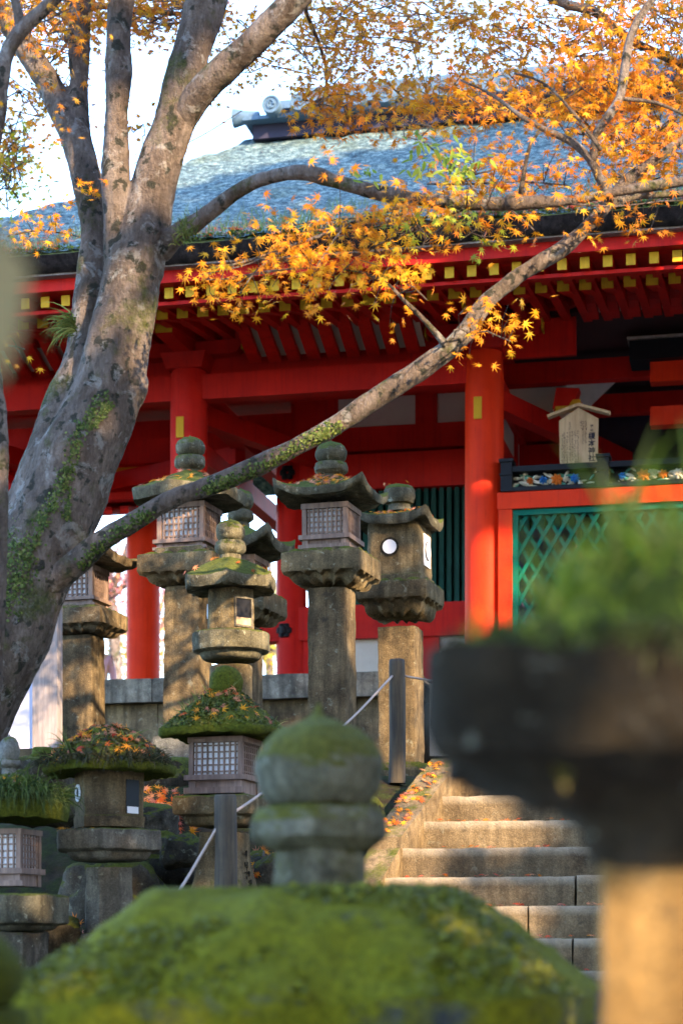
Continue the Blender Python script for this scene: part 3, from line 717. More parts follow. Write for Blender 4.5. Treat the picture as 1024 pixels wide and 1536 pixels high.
# ------------------------------------------------------------------ lanterns
YAW = R(17)
def zz(py, D): return (HY-py)/FPX*D
J = None
class Lan:
    def __init__(s, name, label, cx, D, basepy, yaw=YAW, group='stone lanterns around the steps'):
        s.cx, s.D, s.k = cx, D, D/FPX
        c = P(cx, basepy, D); s.root = thing(name, label, 'stone lantern', c, group)
        f0 = frame((c.x, c.y, 0), yaw); s.yaw = yaw; s.label = label; zb = c.z
        rl = random.Random(int(cx*7)); lx_, ly_ = (rl.uniform(-.012, .012), rl.uniform(-.012, .012)) if D > 6 else (0, 0)      # old lanterns lean a little
        s.tf = lambda q: f0(Vector((q[0] + lx_*(q[2]-zb-.9), q[1] + ly_*(q[2]-zb-.9), q[2])))
    def z(s, py): return zz(py, s.D)
    def b(s): return B(s.tf)
    def prof(s, pts): return [(r*s.k, s.z(py)) for r, py in pts]
    def piece(s, name, pts, mat, shape=None, seg=56, rough=(.006, 14), dens=.02, smooth=48, parent=None, lift=None):
        b = s.b(); b.loft(s.prof(pts), shape or squ(), seg, dens=dens, lift=lift); return b.build(name, mat, parent or s.root, smooth=smooth, rough=rough)
    def finial(s, top, mid, bot, r, neck, mat='stone_hood', ring=True, tip=.2):
        # jewel from top to mid, ring from mid to bot, neck below
        h = mid-top
        pts = [(r*.02, top-h*tip*.6), (r*.10, top-h*tip*.2), (r*.36, top+h*.03), (r*.62, top+h*.10), (r*.86, top+h*.26), (r*.985, top+h*.46), (r, top+h*.60), (r*.93, top+h*.82), (r*.76, mid-.8), (r*.66, mid-.4)]
        if ring: pts += [(r*.68, mid), (r*.97, mid+.08*(bot-mid)), (r*1.06, mid+.4*(bot-mid)), (r*1.04, mid+.75*(bot-mid)), (r*.8, bot)]
        pts += [(r*.7, bot+1), (r*.72, neck)]
        return s.piece('finial', pts, mat, shape=lambda a: 1, rough=(.007, 11), dens=.012)
    def hood(s, half, top, edge0, edge1, inner, shape=None, lift=0, mat='stone_hood', p=1.5, rough=(.010, 9), scoop=.25, name='hood', topr=.18, under=0):
        """top: py of the crown, edge0/edge1: py of the upper / lower rim"""
        shape = shape or squ(14); smax = max(shape(2*math.pi*i/360) for i in range(360)); smin = min(shape(2*math.pi*i/360) for i in range(360))
        h = half*s.k; zt, z0, z1 = s.z(top), s.z(edge0), s.z(edge1); zi = z1 + (z0-z1)*scoop
        L = lift*s.k
        def lf(a, r):
            cnr = max(0, (shape(a)-smin)/max(1e-6, smax-smin)); return L*cnr**2.2*(r/h)**3
        def top_z(rho): return z0 + (zt-z0)*(1-rho)**p if p >= 1 else z0 + (zt-z0)*(1-rho**(1/p))
        pr = [(h*topr*.3, zt)]
        for i in range(1, 15):
            rho = topr + (1-topr)*i/14; pr.append((h*rho, top_z((rho-topr)/(1-topr))))
        e = (z0-z1); pr += [(h*1.0, z0-e*.3), (h*.99, z0-e*.7), (h*.965, z1)]
        for i in range(1, 7): t = i/6; pr.append((h*(.965 - (.965-inner)*t), z1 + (zi-z1)*t - under*s.k*t))
        b = s.b(); b.loft(pr, shape, 72, lift=lf); o = b.build(name, mat, s.root, smooth=60, rough=rough)
        def surf(a, rho):
            r = h*rho*shape(a); z = top_z(min(1, max(0, (rho-topr)/(1-topr)))) + lf(a, h*rho)
            return Vector(s.tf(Vector((r*math.cos(a), r*math.sin(a), z))))
        s.surf = surf; s.hoodo = o; return o
    def box(s, half, top, bot, rail=8, feet=14, mat='timber', bars=8, rows=5):
        """timber light box with lattice on all four sides"""
        k = s.k; h = half*k; z0, z1 = s.z(bot), s.z(top); t = 7*k
        b = s.b()
        for sx in (-1, 1):
            for sy in (-1, 1): b.box(sx*h - (t if sx > 0 else 0), sx*h + (t if sx < 0 else 0), sy*h - (t if sy > 0 else 0), sy*h + (t if sy < 0 else 0), z0, z1)
        e = h*1.13; rz = rail*k
        b.box(-e, e, -e, e, z0-rz, z0-.001)
        b.box(-h*1.04, h*1.04, -h*1.04, h*1.04, z1-5*k, z1+3*k)
        o = b.build('light_box', mat, s.root, bevel=.004)
        b = s.b(); b.box(-h+5*k, h-5*k, -h+5*k, h-5*k, z0+.002, z1-5*k-.002); b.build('paper_panel', 'paper', o)
        for face in range(4):
            b = s.b(); ca, sa = (1, 0, -1, 0)[face], (0, 1, 0, -1)[face]
            def tf(q, ca=ca, sa=sa): return s.tf(Vector((q[0]*ca - q[1]*sa, q[0]*sa + q[1]*ca, q[2])))
            b.tf = tf; W = h - t
            for i in range(bars): x = -W + 2*W*(i+.5)/bars; b.box(x-1.25*k, x+1.25*k, -h+1.2*k, -h+3.6*k, z0, z1-5*k)
            for i in range(rows): z = z0 + (z1-5*k-z0)*(.10 + .80*i/(rows-1)); b.box(-W, W, -h+2.0*k, -h+4.4*k, z-1.1*k, z+1.1*k)
            b.build('lattice', mat, o)
        b = s.b(); zf = s.z(bot+rail+feet)
        b.box(-h*.93, h*.93, -h*.93, h*.93, zf+.001, z0-rz-.001)
        for sx in (-1, 1):
            for sy in (-1, 1): b.box(sx*h*.86-h*.13, sx*h*.86+h*.13, sy*h*.86-h*.16, sy*h*.86+h*.16, zf, z0-rz-.002)
        b.box(-h*1.15, h*1.15, -h*1.1, -h*.94, zf, zf+feet*k*.45); b.build('box_base', mat, o, bevel=.004)
        return o
    def platform(s, half, top, slab, bot, shaft, mat='stone', shape=None, scal=0):
        sh = shape or squ(40)
        pts = [(half*.6, top), (half*.93, top), (half*.99, top+2), (half, top+4), (half, slab-3), (half*.985, slab)]
        n = 7
        pts += [(half*.95, slab+1), (half*.82, slab+3.5)]
        for i in range(1, n+1):
            t = i/n; pts.append((shaft + (half*.80-shaft)*(max(0, math.cos(t*math.pi/2))**.8), slab + 4 + (bot-slab)*.45*(math.sin(t*math.pi/2))))
        s.platf = (half*s.k, s.z(top))
        def lf(a, r):
            return (abs(math.sin(a*8))-.6)*scal*s.k if .5*half*s.k < r < half*.955*s.k else 0
        return s.piece('platform', pts, mat, shape=sh, seg=96, rough=(.005, 13), dens=.018, smooth=30, lift=lf if scal else None)
    def shaft(s, half, top, bot, mat='stone_brown', shape=None, flare=0):
        pts = [(half*.98, top), (half, top+4), (half, bot-4)] if not flare else [(half*.95, top)] + [(half*(1 + flare*t**2.2), top + (bot-top)*t) for t in [i/8 for i in range(9)]]
        return s.piece('shaft', pts, mat, shape=shape or squ(14), rough=(.007, 9), dens=.04)
    def base(s, half, top, bot, mat='stone', shape=None):
        return s.piece('base', [(half*.5, top), (half*.85, top+2), (half, top+(bot-top)*.45), (half*1.02, bot)], mat, shape=shape or squ(12), rough=(.012, 9))
    def leaves(s, n, where, rmin=.15, rmax=.95, size=.036, front=True, pal='fall', amin=None):
        for _ in range(n):
            a = random.uniform(math.pi, 2*math.pi) if front and random.random() < .8 else random.uniform(0, 2*math.pi)
            if amin: a = random.uniform(*amin)
            rho = random.uniform(rmin, rmax); q = s.surf(a, rho); q2 = s.surf(a, rho-.05); q3 = s.surf(a+.06, rho)
            nr = (q2-q).cross(q3-q).normalized(); nr = nr if nr.z > 0 else -nr
            fall(q + nr*.012, nr, size, where, pal)
    def mossy(s, n, size, cols, rmin=.1, rmax=1.0, name='moss', shape=None, stick=.008):
        lst = []
        for _ in range(n):
            a = random.uniform(0, 2*math.pi); rho = math.sqrt(random.uniform(rmin**2, rmax**2)); q = s.surf(a, rho)
            if noise.noise(q*7) < -.05 and name == 'ivy': continue
            if s is J and noise.noise(q*2.6 + Vector((4, 0, 0))) < -.08: continue
            nr = (Vector((0, -.5, 1)) + rv(.5)).normalized()
            lst.append((q + Vector((0, 0, random.uniform(.0, stick))), nr, rv(), size*random.uniform(.6, 1.3), jit(random.choice(cols), .3)))
        return leaf_obj(name, lst, 'grass', s.hoodo, shape=shape or ROUND)
    def tufts(s, n, L, cols, rmin=.3, rmax=1.0, droop=.8, wd=.006, out=.8, per=6, name='grass_tuft', amin=(math.pi, 2*math.pi)):
        lst = []
        for _ in range(n):
            a = random.uniform(*amin); rho = random.uniform(rmin, rmax); q = s.surf(a, rho); d0 = Vector((math.cos(a-s.yaw), math.sin(a-s.yaw), 0))*out
            for _ in range(per): lst.append((q + rv(.008), d0*random.uniform(.2, 1.2) + rv(.45) + Vector((0, 0, .9)), L*random.uniform(.5, 1.2), wd*random.uniform(.7, 1.3), droop*random.uniform(.6, 1.6), jit(random.choice(cols), .3)))
        return blades(name, lst, s.hoodo)
def window_disc(L, face_off, cxo, py, r, mat, name, parent, face=0, ry=None):
    """round panel let into a face; face 0 front, 1 right"""
    k = L.k; b = L.b(); zc = L.z(py)
    def tf(q):
        x, y, z = q
        if face == 0: l = (cxo*k + x, -face_off*k - z, zc + y)
        else: l = (face_off*k + z, cxo*k + x, zc + y)
        return L.tf(Vector(l))
    b.tf = tf; b.loft([(r*k*1.0, 0), (r*k, .006), (r*k*.2, .006)], seg=32); return b.build(name, mat, parent, smooth=40)

IVY = [(.06, .10, .02), (.10, .14, .035), (.16, .19, .05), (.04, .07, .012)]
MOSSC = [(.06, .08, .008), (.10, .115, .012), (.04, .05, .006), (.13, .13, .025)]
random.seed(11)
# A: tall lantern behind the low branch
A = Lan('stone_lantern', 'tall stone lantern with wide curled hood crossed by the low maple branch', 282, 15.4, 1160)
A.finial(656, 684, 705, 22, 712); A.hood(78, 708, 740, 757, .5, shape=ngon(6, .5, .35), lift=4, p=1.1, mat='stone_hood'); A.box(37, 764, 815, 6, 10)
A.piece('box_step', [(42, 828), (43, 829), (43, 836), (48, 837), (48, 845), (30, 846)], 'stone', rough=(.004, 14))
A.platform(60, 838, 866, 886, 34, scal=5); A.shaft(29, 884, 1130); A.base(48, 1105, 1165, 'rock_pale')
A.leaves(60, 'on the curled hood behind the low branch', .25, .95, .042)
# B: tall lantern in the middle
L = Lan('stone_lantern', 'tall stone lantern with upturned square hood standing central above the blurred finial', 498, 15.0, 1170); LB = L
L.finial(663, 693, 712, 24, 720); L.hood(72, 715, 744, 755, .5, lift=17, p=1.5); L.box(35, 764, 808, 7, 14)
L.piece('box_step', [(40, 828), (42, 829), (42, 838), (30, 840)], 'stone', rough=(.004, 14))
L.platform(61, 834, 865, 890, 34, scal=6); L.shaft(30, 886, 1150); L.base(50, 1140, 1180)
L.leaves(130, 'on the central tall lantern with upturned hood', .15, .72, .040)
# C: stone bodied lantern at the right
L = Lan('stone_lantern', 'stone bodied lantern with round paper window right of the central lantern', 601, 16.0, 1165); LC = L
L.piece('finial', [(15, 729), (20, 731), (23, 736), (23.5, 748), (21, 756), (15, 757), (16, 758), (18, 768)], 'stone_hood', shape=lambda a: 1)
L.hood(57, 768, 783, 796, .62, lift=12, p=1.3); L.piece('light_box', [(30, 790), (41, 791), (41, 868), (44, 869), (44, 884), (30, 885)], 'stone', rough=(.006, 12))
bx = L.root.children[-1]
window_disc(L, 41.2, -4, 828, 14, 'stone_dark', 'window_ring', bx); window_disc(L, 42.2, -4, 828, 10.5, 'paper', 'paper_window', bx)
b = L.b(); k = L.k; b.box(41*k, 42.6*k, -18*k, 18*k, L.z(853), L.z(806)); b.build('paper_window', 'paper', bx)
window_disc(L, 42.8, 0, 830, 14, 'ink', 'window_ring', bx, 1); window_disc(L, 43.6, 0, 830, 12.5, 'paper', 'paper_window', bx, 1)
L.platform(55, 878, 905, 945, 33, scal=6); L.shaft(29, 944, 1160); L.base(46, 1145, 1175)
L.leaves(60, 'on the stone bodied lantern with square hood', .3, 1.0, .036)
for _ in range(6): fall(L.tf(Vector((random.uniform(-.1, .1), random.uniform(-.1, .05), L.z(728)))), (0, 0, 1), .03, 'on the stone bodied lantern finial')
# D: half hidden behind
L = Lan('stone_lantern', 'half hidden stone lantern with upturned hood behind the round hooded lantern', 361, 17.0, 1170)
L.finial(735, 766, 784, 19, 796); L.hood(68, 790, 820, 834, .5, lift=19, p=1.5); L.box(32, 842, 884, 5, 8); L.platform(56, 893, 922, 944, 30, scal=5); L.shaft(27, 942, 1160); L.base(44, 1150, 1180)
L.leaves(10, 'on the hood of the half hidden lantern', .3, .95, .036)
# I: at the left behind the trunk
L = Lan('stone_lantern', 'stone lantern with flat eaves standing behind the big trunk', 124, 15.2, 1150)
L.finial(765, 795, 812, 18, 822); L.hood(67, 815, 838, 850, .5, lift=8, p=1.6, mat='stone_brown'); L.box(30, 856, 900, 5, 10, bars=6)
L.piece('box_step', [(36, 913), (40, 914), (40, 922), (30, 924)], 'stone', rough=(.004, 14))
L.platform(53, 918, 942, 958, 30, mat='stone_brown', scal=3); L.shaft(26, 956, 1130); L.base(42, 1120, 1160)
L.leaves(12, 'on the lantern behind the big trunk', .3, .95, .036)
# E: small round lantern
L = Lan('stone_lantern', 'short stone lantern with rounded scroll hood and square opening in its body', 347, 13.2, 1240); LE = L
L.finial(781, 812, 832, 22, 842); L.hood(66, 838, 872, 888, .5, shape=ngon(6, .25, .3), lift=6, p=.75, rough=(.008, 12))
for i in range(6):
    a = R(i*60) - .25; q = Vector((63*L.k*math.cos(a), 63*L.k*math.sin(a), L.z(878))); b = L.b(); b.loft([(.001, -.05), (.025, -.045), (.042, -.02), (.045, .0), (.04, .025), (.02, .043), (.001, .046)], seg=16, c=q); b.build('hood_scroll', 'stone_hood', L.hoodo, smooth=180, rough=(.004, 20))
L.piece('light_box', [(22, 886), (33, 887), (34, 950), (26, 952)], 'stone', shape=ngon(6, .12), rough=(.004, 14)); bx = L.root.children[-1]
k = L.k; a = R(-30) + .0
def hexface(L, ang, apo):
    def mk(q): 
        x, y, z = q; ca, sa = math.cos(ang), math.sin(ang); return L.tf(Vector(((apo+z)*ca - x*sa, (apo+z)*sa + x*ca, y)))
    return mk
fa = [(-.12 + math.pi/6*(2*i+1)) % (2*math.pi) for i in range(6)]
def nearest(t): return min(fa, key=lambda v: abs((v-t+math.pi) % (2*math.pi) - math.pi))
fr = nearest(R(-35)); fl_ = nearest(R(-145))
b = L.b(); b.tf = hexface(L, fr, 33.8*k); w2 = 13*k; z0, z1 = L.z(942), L.z(903)
for (x0, x1, y0, y1) in ((-w2-3*k, -w2, z0-3*k, z1+3*k), (w2, w2+3*k, z0-3*k, z1+3*k), (-w2, w2, z1, z1+3*k), (-w2, w2, z0-3*k, z0)): b.box(x0, x1, y0, y1, 0, 2.2*k)
b.build('window_frame', 'stone_grey', bx, bevel=.003)
b = L.b(); b.tf = hexface(L, fr, 34.0*k); b.box(-w2, w2, z0, z1, 0, .4*k); b.build('opening_shade', 'black', bx)  # black panel put in for the shade inside the opening
b = L.b(); b.tf = hexface(L, fr, 34.5*k); b.box(-w2, w2, z0, z0+11*k, 0, .3*k); b.build('paper_window', 'timber_pale', bx)
b = L.b(); tfh = hexface(L, fl_, 34.2*k); b.tf = lambda q: tfh((q[0], q[1] + L.z(918), q[2])); b.loft([(11*k, 0), (11*k, .004), (2*k, .004)], seg=28); b.build('paper_window', 'paper', bx)
L.platform(58, 950, 978, 1001, 32, mat='stone_hood', shape=lambda a: 1); L.shaft(32, 1000, 1250, mat='stone', shape=lambda a: 1)
L.leaves(14, 'on the short lantern with scroll hood', .3, 1.0, .038)
# F: mossy hood with timber box
L = Lan('stone_lantern', 'stone lantern with thick ivy covered hood above a timber lattice box', 338, 11.6, 1345); LF = L
L.piece('finial', [(6, 999), (15, 1002), (22, 1010), (25, 1022), (25, 1034), (20, 1044)], 'moss', shape=lambda a: 1)
L.hood(84, 1034, 1096, 1107, .55, lift=-2, p=1.02, mat='moss', rough=(.018, 8), shape=squ(5)); L.box(42, 1112, 1165, 8, 20, bars=8)
L.platform(61, 1196, 1224, 1252, 36, mat='stone'); L.shaft(31, 1250, 1345, mat='stone', flare=.45, shape=squ(10))
L.mossy(1900, .008, IVY, name='ivy'); L.mossy(2600, .009, MOSSC, name='moss', stick=.014)
L.tufts(16, .10, GRASSC, .2, 1.0, .5, .004, .6, 4)
L.leaves(64, 'on the ivy covered stone hood', .1, 1.0, .044)
# inscription strokes on the right face of the flared shaft
b = L.b(); k = L.k; random.seed(9)
for cy in (1285, 1300, 1315, 1328):
    for _ in range(6):
        x, z = random.uniform(-7, 7)*k, L.z(cy + random.uniform(-5, 5)); hx = 31*k*(1 + .45*((cy-1250)/95)**2.2) + .004
        if random.random() < .5: b.box(hx-.01, hx+.0015, x-4*k, x+4*k, z, z+1.2*k)
        else: b.box(hx-.01, hx+.0015, x, x+1.3*k, z-4*k, z+4*k)
b.build('inscription', 'stone_dark', [o for o in L.root.children if o.name.startswith('shaft')][0])
# G: mossy lantern at the lower left
random.seed(12)
L = Lan('stone_lantern', 'low stone lantern with grassy moss topped hood and round white ringed hole', 164, 11.0, 1412); LG = L
L.hood(93, 1092, 1150, 1162, .55, shape=ngon(6, .3, .75), lift=0, p=.72, mat='moss', rough=(.02, 8))
L.piece('light_box', [(30, 1156), (47, 1157), (46, 1225), (48, 1226), (47, 1242), (30, 1243)], 'stone_brown', shape=ngon(6, -.18), rough=(.003, 14)); bx = L.root.children[-1]
fa = [(.18 + math.pi/6*(2*i+1)) % (2*math.pi) for i in range(6)]; fl_, fr = nearest(R(-150)), nearest(R(-28)); k = L.k
tfh = hexface(L, fl_, 47.5*k); b = L.b(); b.tf = lambda q: tfh((q[0], q[1] + L.z(1191), q[2])); b.loft([(13*k, 0), (13*k, .006), (7.5*k, .006), (7*k, .001), (1*k, .001)], seg=28); b.build('window_ring', 'paper', bx)
b = L.b(); b.tf = lambda q: tfh((q[0], q[1] + L.z(1191), q[2])); b.loft([(7*k, 0), (7*k, .003), (1*k, .003)], seg=20); b.build('opening_shade', 'black', bx)  # black disc painted in for the shade inside the hole
b = L.b(); b.tf = hexface(L, fr, 47.2*k); b.box(-14*k, 14*k, L.z(1222), L.z(1172), 0, .5*k); b.build('opening_shade', 'black', bx)  # flat black panel in place of the opening's inner shade
b = L.b(); b.tf = hexface(L, fr, 47.8*k); b.box(-12*k, 12*k, L.z(1222), L.z(1212), 0, .5*k); b.build('paper_window', 'paper', bx)
L.platform(76, 1246, 1276, 1304, 38, mat='stone_grey', shape=ngon(6, .1, .15)); L.shaft(34, 1302, 1412, mat='stone_grey', shape=ngon(8)); L.base(52, 1400, 1440, 'stone_grey', shape=ngon(6))
L.mossy(2600, .010, [(.07, .07, .015), (.09, .075, .025), (.05, .045, .015), (.10, .095, .02)], name='moss', stick=.014); L.mossy(120, .010, IVY, .5, 1.0, name='ivy')
L.tufts(10, .13, GRASSC, .35, 1.0, .9, .005, .8, 5); L.tufts(90, .10, [(.04, .045, .015), (.08, .065, .03), (.03, .03, .012)], .88, 1.02, 2.0, .006, 1.2, 6)
L.leaves(95, 'on the low lantern with grassy hood', .2, .95, .044)
for _ in range(4): fall(L.tf(Vector((random.uniform(-.2, .05), -.2, L.z(1244)))), (0, -.3, 1), .042, 'on the low lantern ledge', 'ye')
# H: far left, hanging moss fern
L = Lan('stone_lantern', 'stone lantern at the left edge with long dark grass hanging off its hood', 14, 10.5, 1440); LH = L
L.finial(1106, 1140, 1152, 16, 1168, mat='rock_pale'); L.hood(86, 1164, 1205, 1232, .5, p=.8, mat='moss', shape=ngon(6, .2, .5), rough=(.015, 8)); L.box(36, 1248, 1303, 9, 18, bars=6)
L.platform(74, 1342, 1385, 1402, 44, mat='stone_hood', shape=squ(6)); L.shaft(46, 1398, 1460, mat='rock')
L.mossy(1200, .010, MOSSC, name='moss')
L.tufts(150, .19, [(.045, .075, .012), (.07, .10, .02), (.11, .14, .03), (.03, .05, .01)], .62, 1.0, 2.2, .008, 1.2, 6)
L.leaves(26, 'on the shaggy hood at the left edge', .3, .95, .042)
# J: foreground, blurred, moss blanket
J = Lan('stone_lantern', 'blurred foreground stone lantern with a broad bright green mossy hood and onion finial', 478, 5.0, 1990, yaw=R(10), group=None)
J.finial(1082, 1208, 1274, 96, 1345, mat='finial_stone', tip=.35)
J.hood(405, 1340, 1488, 1545, .45, shape=squ(5), lift=5, p=.85, mat='moss_fore', rough=(.03, 4.5), topr=.50)
J.piece('light_box', [(150, 1556), (160, 1560), (160, 1720), (150, 1725)], 'stone', dens=.05); J.platform(230, 1725, 1790, 1830, 110); J.shaft(105, 1826, 2500)
J.mossy(9000, .009, [(.12, .13, .008), (.18, .185, .010), (.08, .09, .008)], .2, 1.0, stick=.012)
blades('grass_blade', [(P(683, 1350, 4.75) + Vector((0, 0, .0)), Vector((.1, -.3, -.6)), .14, .018, .6, (.32, .36, .16))], J.hoodo)
# K: foreground right, very blurred
K = Lan('stone_lantern', 'very blurred foreground lantern at the right with dark hood, shaggy moss top and sunlit post', 1048, 2.6, 2200, yaw=R(8), group=None)
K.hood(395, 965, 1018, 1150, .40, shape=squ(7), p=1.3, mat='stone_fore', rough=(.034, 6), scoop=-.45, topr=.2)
k = K.k
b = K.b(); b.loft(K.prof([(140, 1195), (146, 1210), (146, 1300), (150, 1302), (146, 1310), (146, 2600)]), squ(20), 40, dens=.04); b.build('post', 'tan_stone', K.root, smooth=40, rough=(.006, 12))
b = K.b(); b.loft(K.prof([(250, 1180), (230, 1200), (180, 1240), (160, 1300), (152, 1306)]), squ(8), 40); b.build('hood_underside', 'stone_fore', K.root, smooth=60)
K.mossy(3000, .010, MOSSC, .0, .8, stick=.02)
lst = []
for _ in range(620):
    a = random.uniform(0, 2*math.pi); rho = math.sqrt(random.random())*.85; q = K.surf(a, rho)
    q.z = max(q.z, K.z(float(np.interp(395*rho, [10, 60, 130, 203, 268, 330], [824, 832, 862, 915, 988, 1012]))) - .01)      # rooted on the moss mound
    lst.append((q, rv(.5) + Vector((0, 0, 1.1)), .21*(1.1-rho)*random.uniform(.4, 1.1)*(.55 + .9*max(0, .3 + noise.noise(q*9))) + .015, .011, random.uniform(.6, 1.6), jit(random.choice([(.19, .25, .02), (.27, .31, .03), (.12, .16, .02), (.34, .32, .07)]), .3)))
blades('grass_tuft', lst, K.hoodo)
b = K.b()
b.loft([(.001, 0), (.16, .01), (.21, -.0)], seg=20, c=(0, 0, K.z(960)))
b.v = []; b.f = []
b.loft(K.prof([(330, 1012), (268, 988), (203, 915), (130, 862), (60, 832), (10, 824)][::-1]), ngon(6, 0, .8), 40, dens=.02); b.build('moss_mound', 'moss', K.hoodo, smooth=180, rough=(.016, 9))
K.tufts(90, .05, [(.05, .07, .015), (.09, .12, .02), (.03, .04, .012), (.12, .12, .04)], .80, .97, 2.6, .010, .45, 7, amin=(math.pi*1.22, math.pi*2.1))
tl = [(P(840, 1130, 2.35), Vector((0, -1, .3)), Vector((.1, 0, -1)), .05, (.10, .085, .02))]
leaf_obj('hanging_leaf', tl, 'grass', K.hoodo, shape=OVAL)
# L: foreground bottom left corner
L = Lan('stone_lantern', 'blurred mossy lantern finial cut off by the lower left corner', -55, 3.3, 1900, yaw=R(5), group=None)
L.finial(1395, 1510, 1560, 92, 1620, mat='moss', tip=.2); L.hood(220, 1600, 1680, 1740, .5, mat='stone_hood', p=.8); L.shaft(110, 1740, 2500)

# ------------------------------------------------------------------ stairs
st = thing('stone_stairs', 'broad flight of weathered stone steps climbing towards the hall', 'stairs', P(700, 1508, 10.6))
D0, T, RZ = 10.6, .30, .181; S0 = P(575, 1508, D0); Zs0 = zz(1508, D0)
sf = frame((P(560, 1508, D0).x, D0, 0), TH)
def stair_left(i):     # splayed left edge in local x for step i
    px = 575 + 29.3*(i-4); u = (px-CX)/FPX; X0 = P(560, 1508, D0).x; y = T*i; c_, s_ = math.cos(TH), math.sin(TH)
    return (u*(D0 + y*c_) - X0 - y*s_)/(c_ + u*s_)
random.seed(15)
for i in range(-6, 9):
    z1 = Zs0 + RZ*i; y0 = T*i; x = stair_left(i) - .02
    first = True
    while x < 3.4:
        Lb = random.uniform(.9, 1.7); x1 = min(3.4, x+Lb)
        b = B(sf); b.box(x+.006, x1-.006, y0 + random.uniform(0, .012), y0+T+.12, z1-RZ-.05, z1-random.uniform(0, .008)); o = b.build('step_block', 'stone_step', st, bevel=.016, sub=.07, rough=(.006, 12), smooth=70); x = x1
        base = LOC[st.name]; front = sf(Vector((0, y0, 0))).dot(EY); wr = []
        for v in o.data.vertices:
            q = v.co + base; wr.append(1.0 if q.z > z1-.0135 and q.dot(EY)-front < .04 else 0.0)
        o.data.attributes.new('nosing_light', 'FLOAT', 'POINT').data.foreach_set('value', wr)  # mask of the painted light line along the nosing
def cheek(i0, i1, h, name='side_kerb'):
    b = B(sf); pts = []
    for i in (i0, i1):
        xl, z = stair_left(i), Zs0 + RZ*i + h; y = T*i
        pts += [(xl-.20, y, z-.9), (xl-.005, y, z-.9), (xl-.005, y, z), (xl-.20, y, z)]
    b.add(pts, [(0, 1, 2, 3), (7, 6, 5, 4), (0, 4, 5, 1), (1, 5, 6, 2), (2, 6, 7, 3), (3, 7, 4, 0)]); return b.build(name, 'stone_step', st, bevel=.02, sub=.08, rough=(.008, 10))
cheek(4.95, 8.0, .08); cheek(-2.0, 4.9, .02)
for _ in range(66):
    i = random.uniform(5.0, 7.8); q = sf(Vector((stair_left(i) - random.uniform(.02, .19), T*i, Zs0 + RZ*i + .095)))
    fall(q, (0, -.6, 1), .038, 'on the sloping stone kerb beside the steps')
for _ in range(150):
    i = random.choice((0, 1, 2, 2, 3, 3, 4, 5, 6)); x = random.uniform(stair_left(i)+.02, stair_left(i) + (.9 if i > 3 else 2.2))
    q = sf(Vector((x, T*i + random.uniform(.01, .24), Zs0 + RZ*i + .012))); fall(q, (0, -.2, 1), .036, 'on a tread of the stone steps', 'rd', .25)

# rope railing
def railpost(label, px, py0, py1, D, r):
    b = B(); q0, q1 = P(px, py1, D), P(px, py0, D)
    b.tube([q0, q0.lerp(q1, .5) + Vector((.004, 0, 0)), q1 - Vector((0, 0, .012)), q1], [r*1.05, r, r*.98, r*.86], 18, step=.08)
    return tag(b.build('rail_post', 'post', rough=(.003, 14), smooth=50), label, 'post', 'dark posts of the rope railing')
railpost('dark round wooden post at the top of the stone steps', 595, 989, 1175, 13.2, .054)
railpost('dark split wooden post before the lantern with timber box', 338, 1192, 1400, 10.3, .058)
b = B(); rp = [(180, 1440, 9.3), (262, 1345, 9.9), (300, 1285, 10.2), (333, 1228, 10.3)]
rp2 = [(345, 1222, 10.35), (395, 1188, 10.8), (470, 1125, 11.8), (527, 1078, 12.5), (588, 1014, 13.15)]
rp3 = [(600, 1012, 13.2), (640, 1020, 13.3), (760, 1030, 13.6), (880, 1010, 13.9)]
for r_ in (rp, rp2, rp3): b.tube([P(*q) for q in r_], [.0075]*len(r_), 8, step=.1)
tag(b.build('rope', 'rope', smooth=180), 'pale rope strung through the dark wooden posts', 'rope')

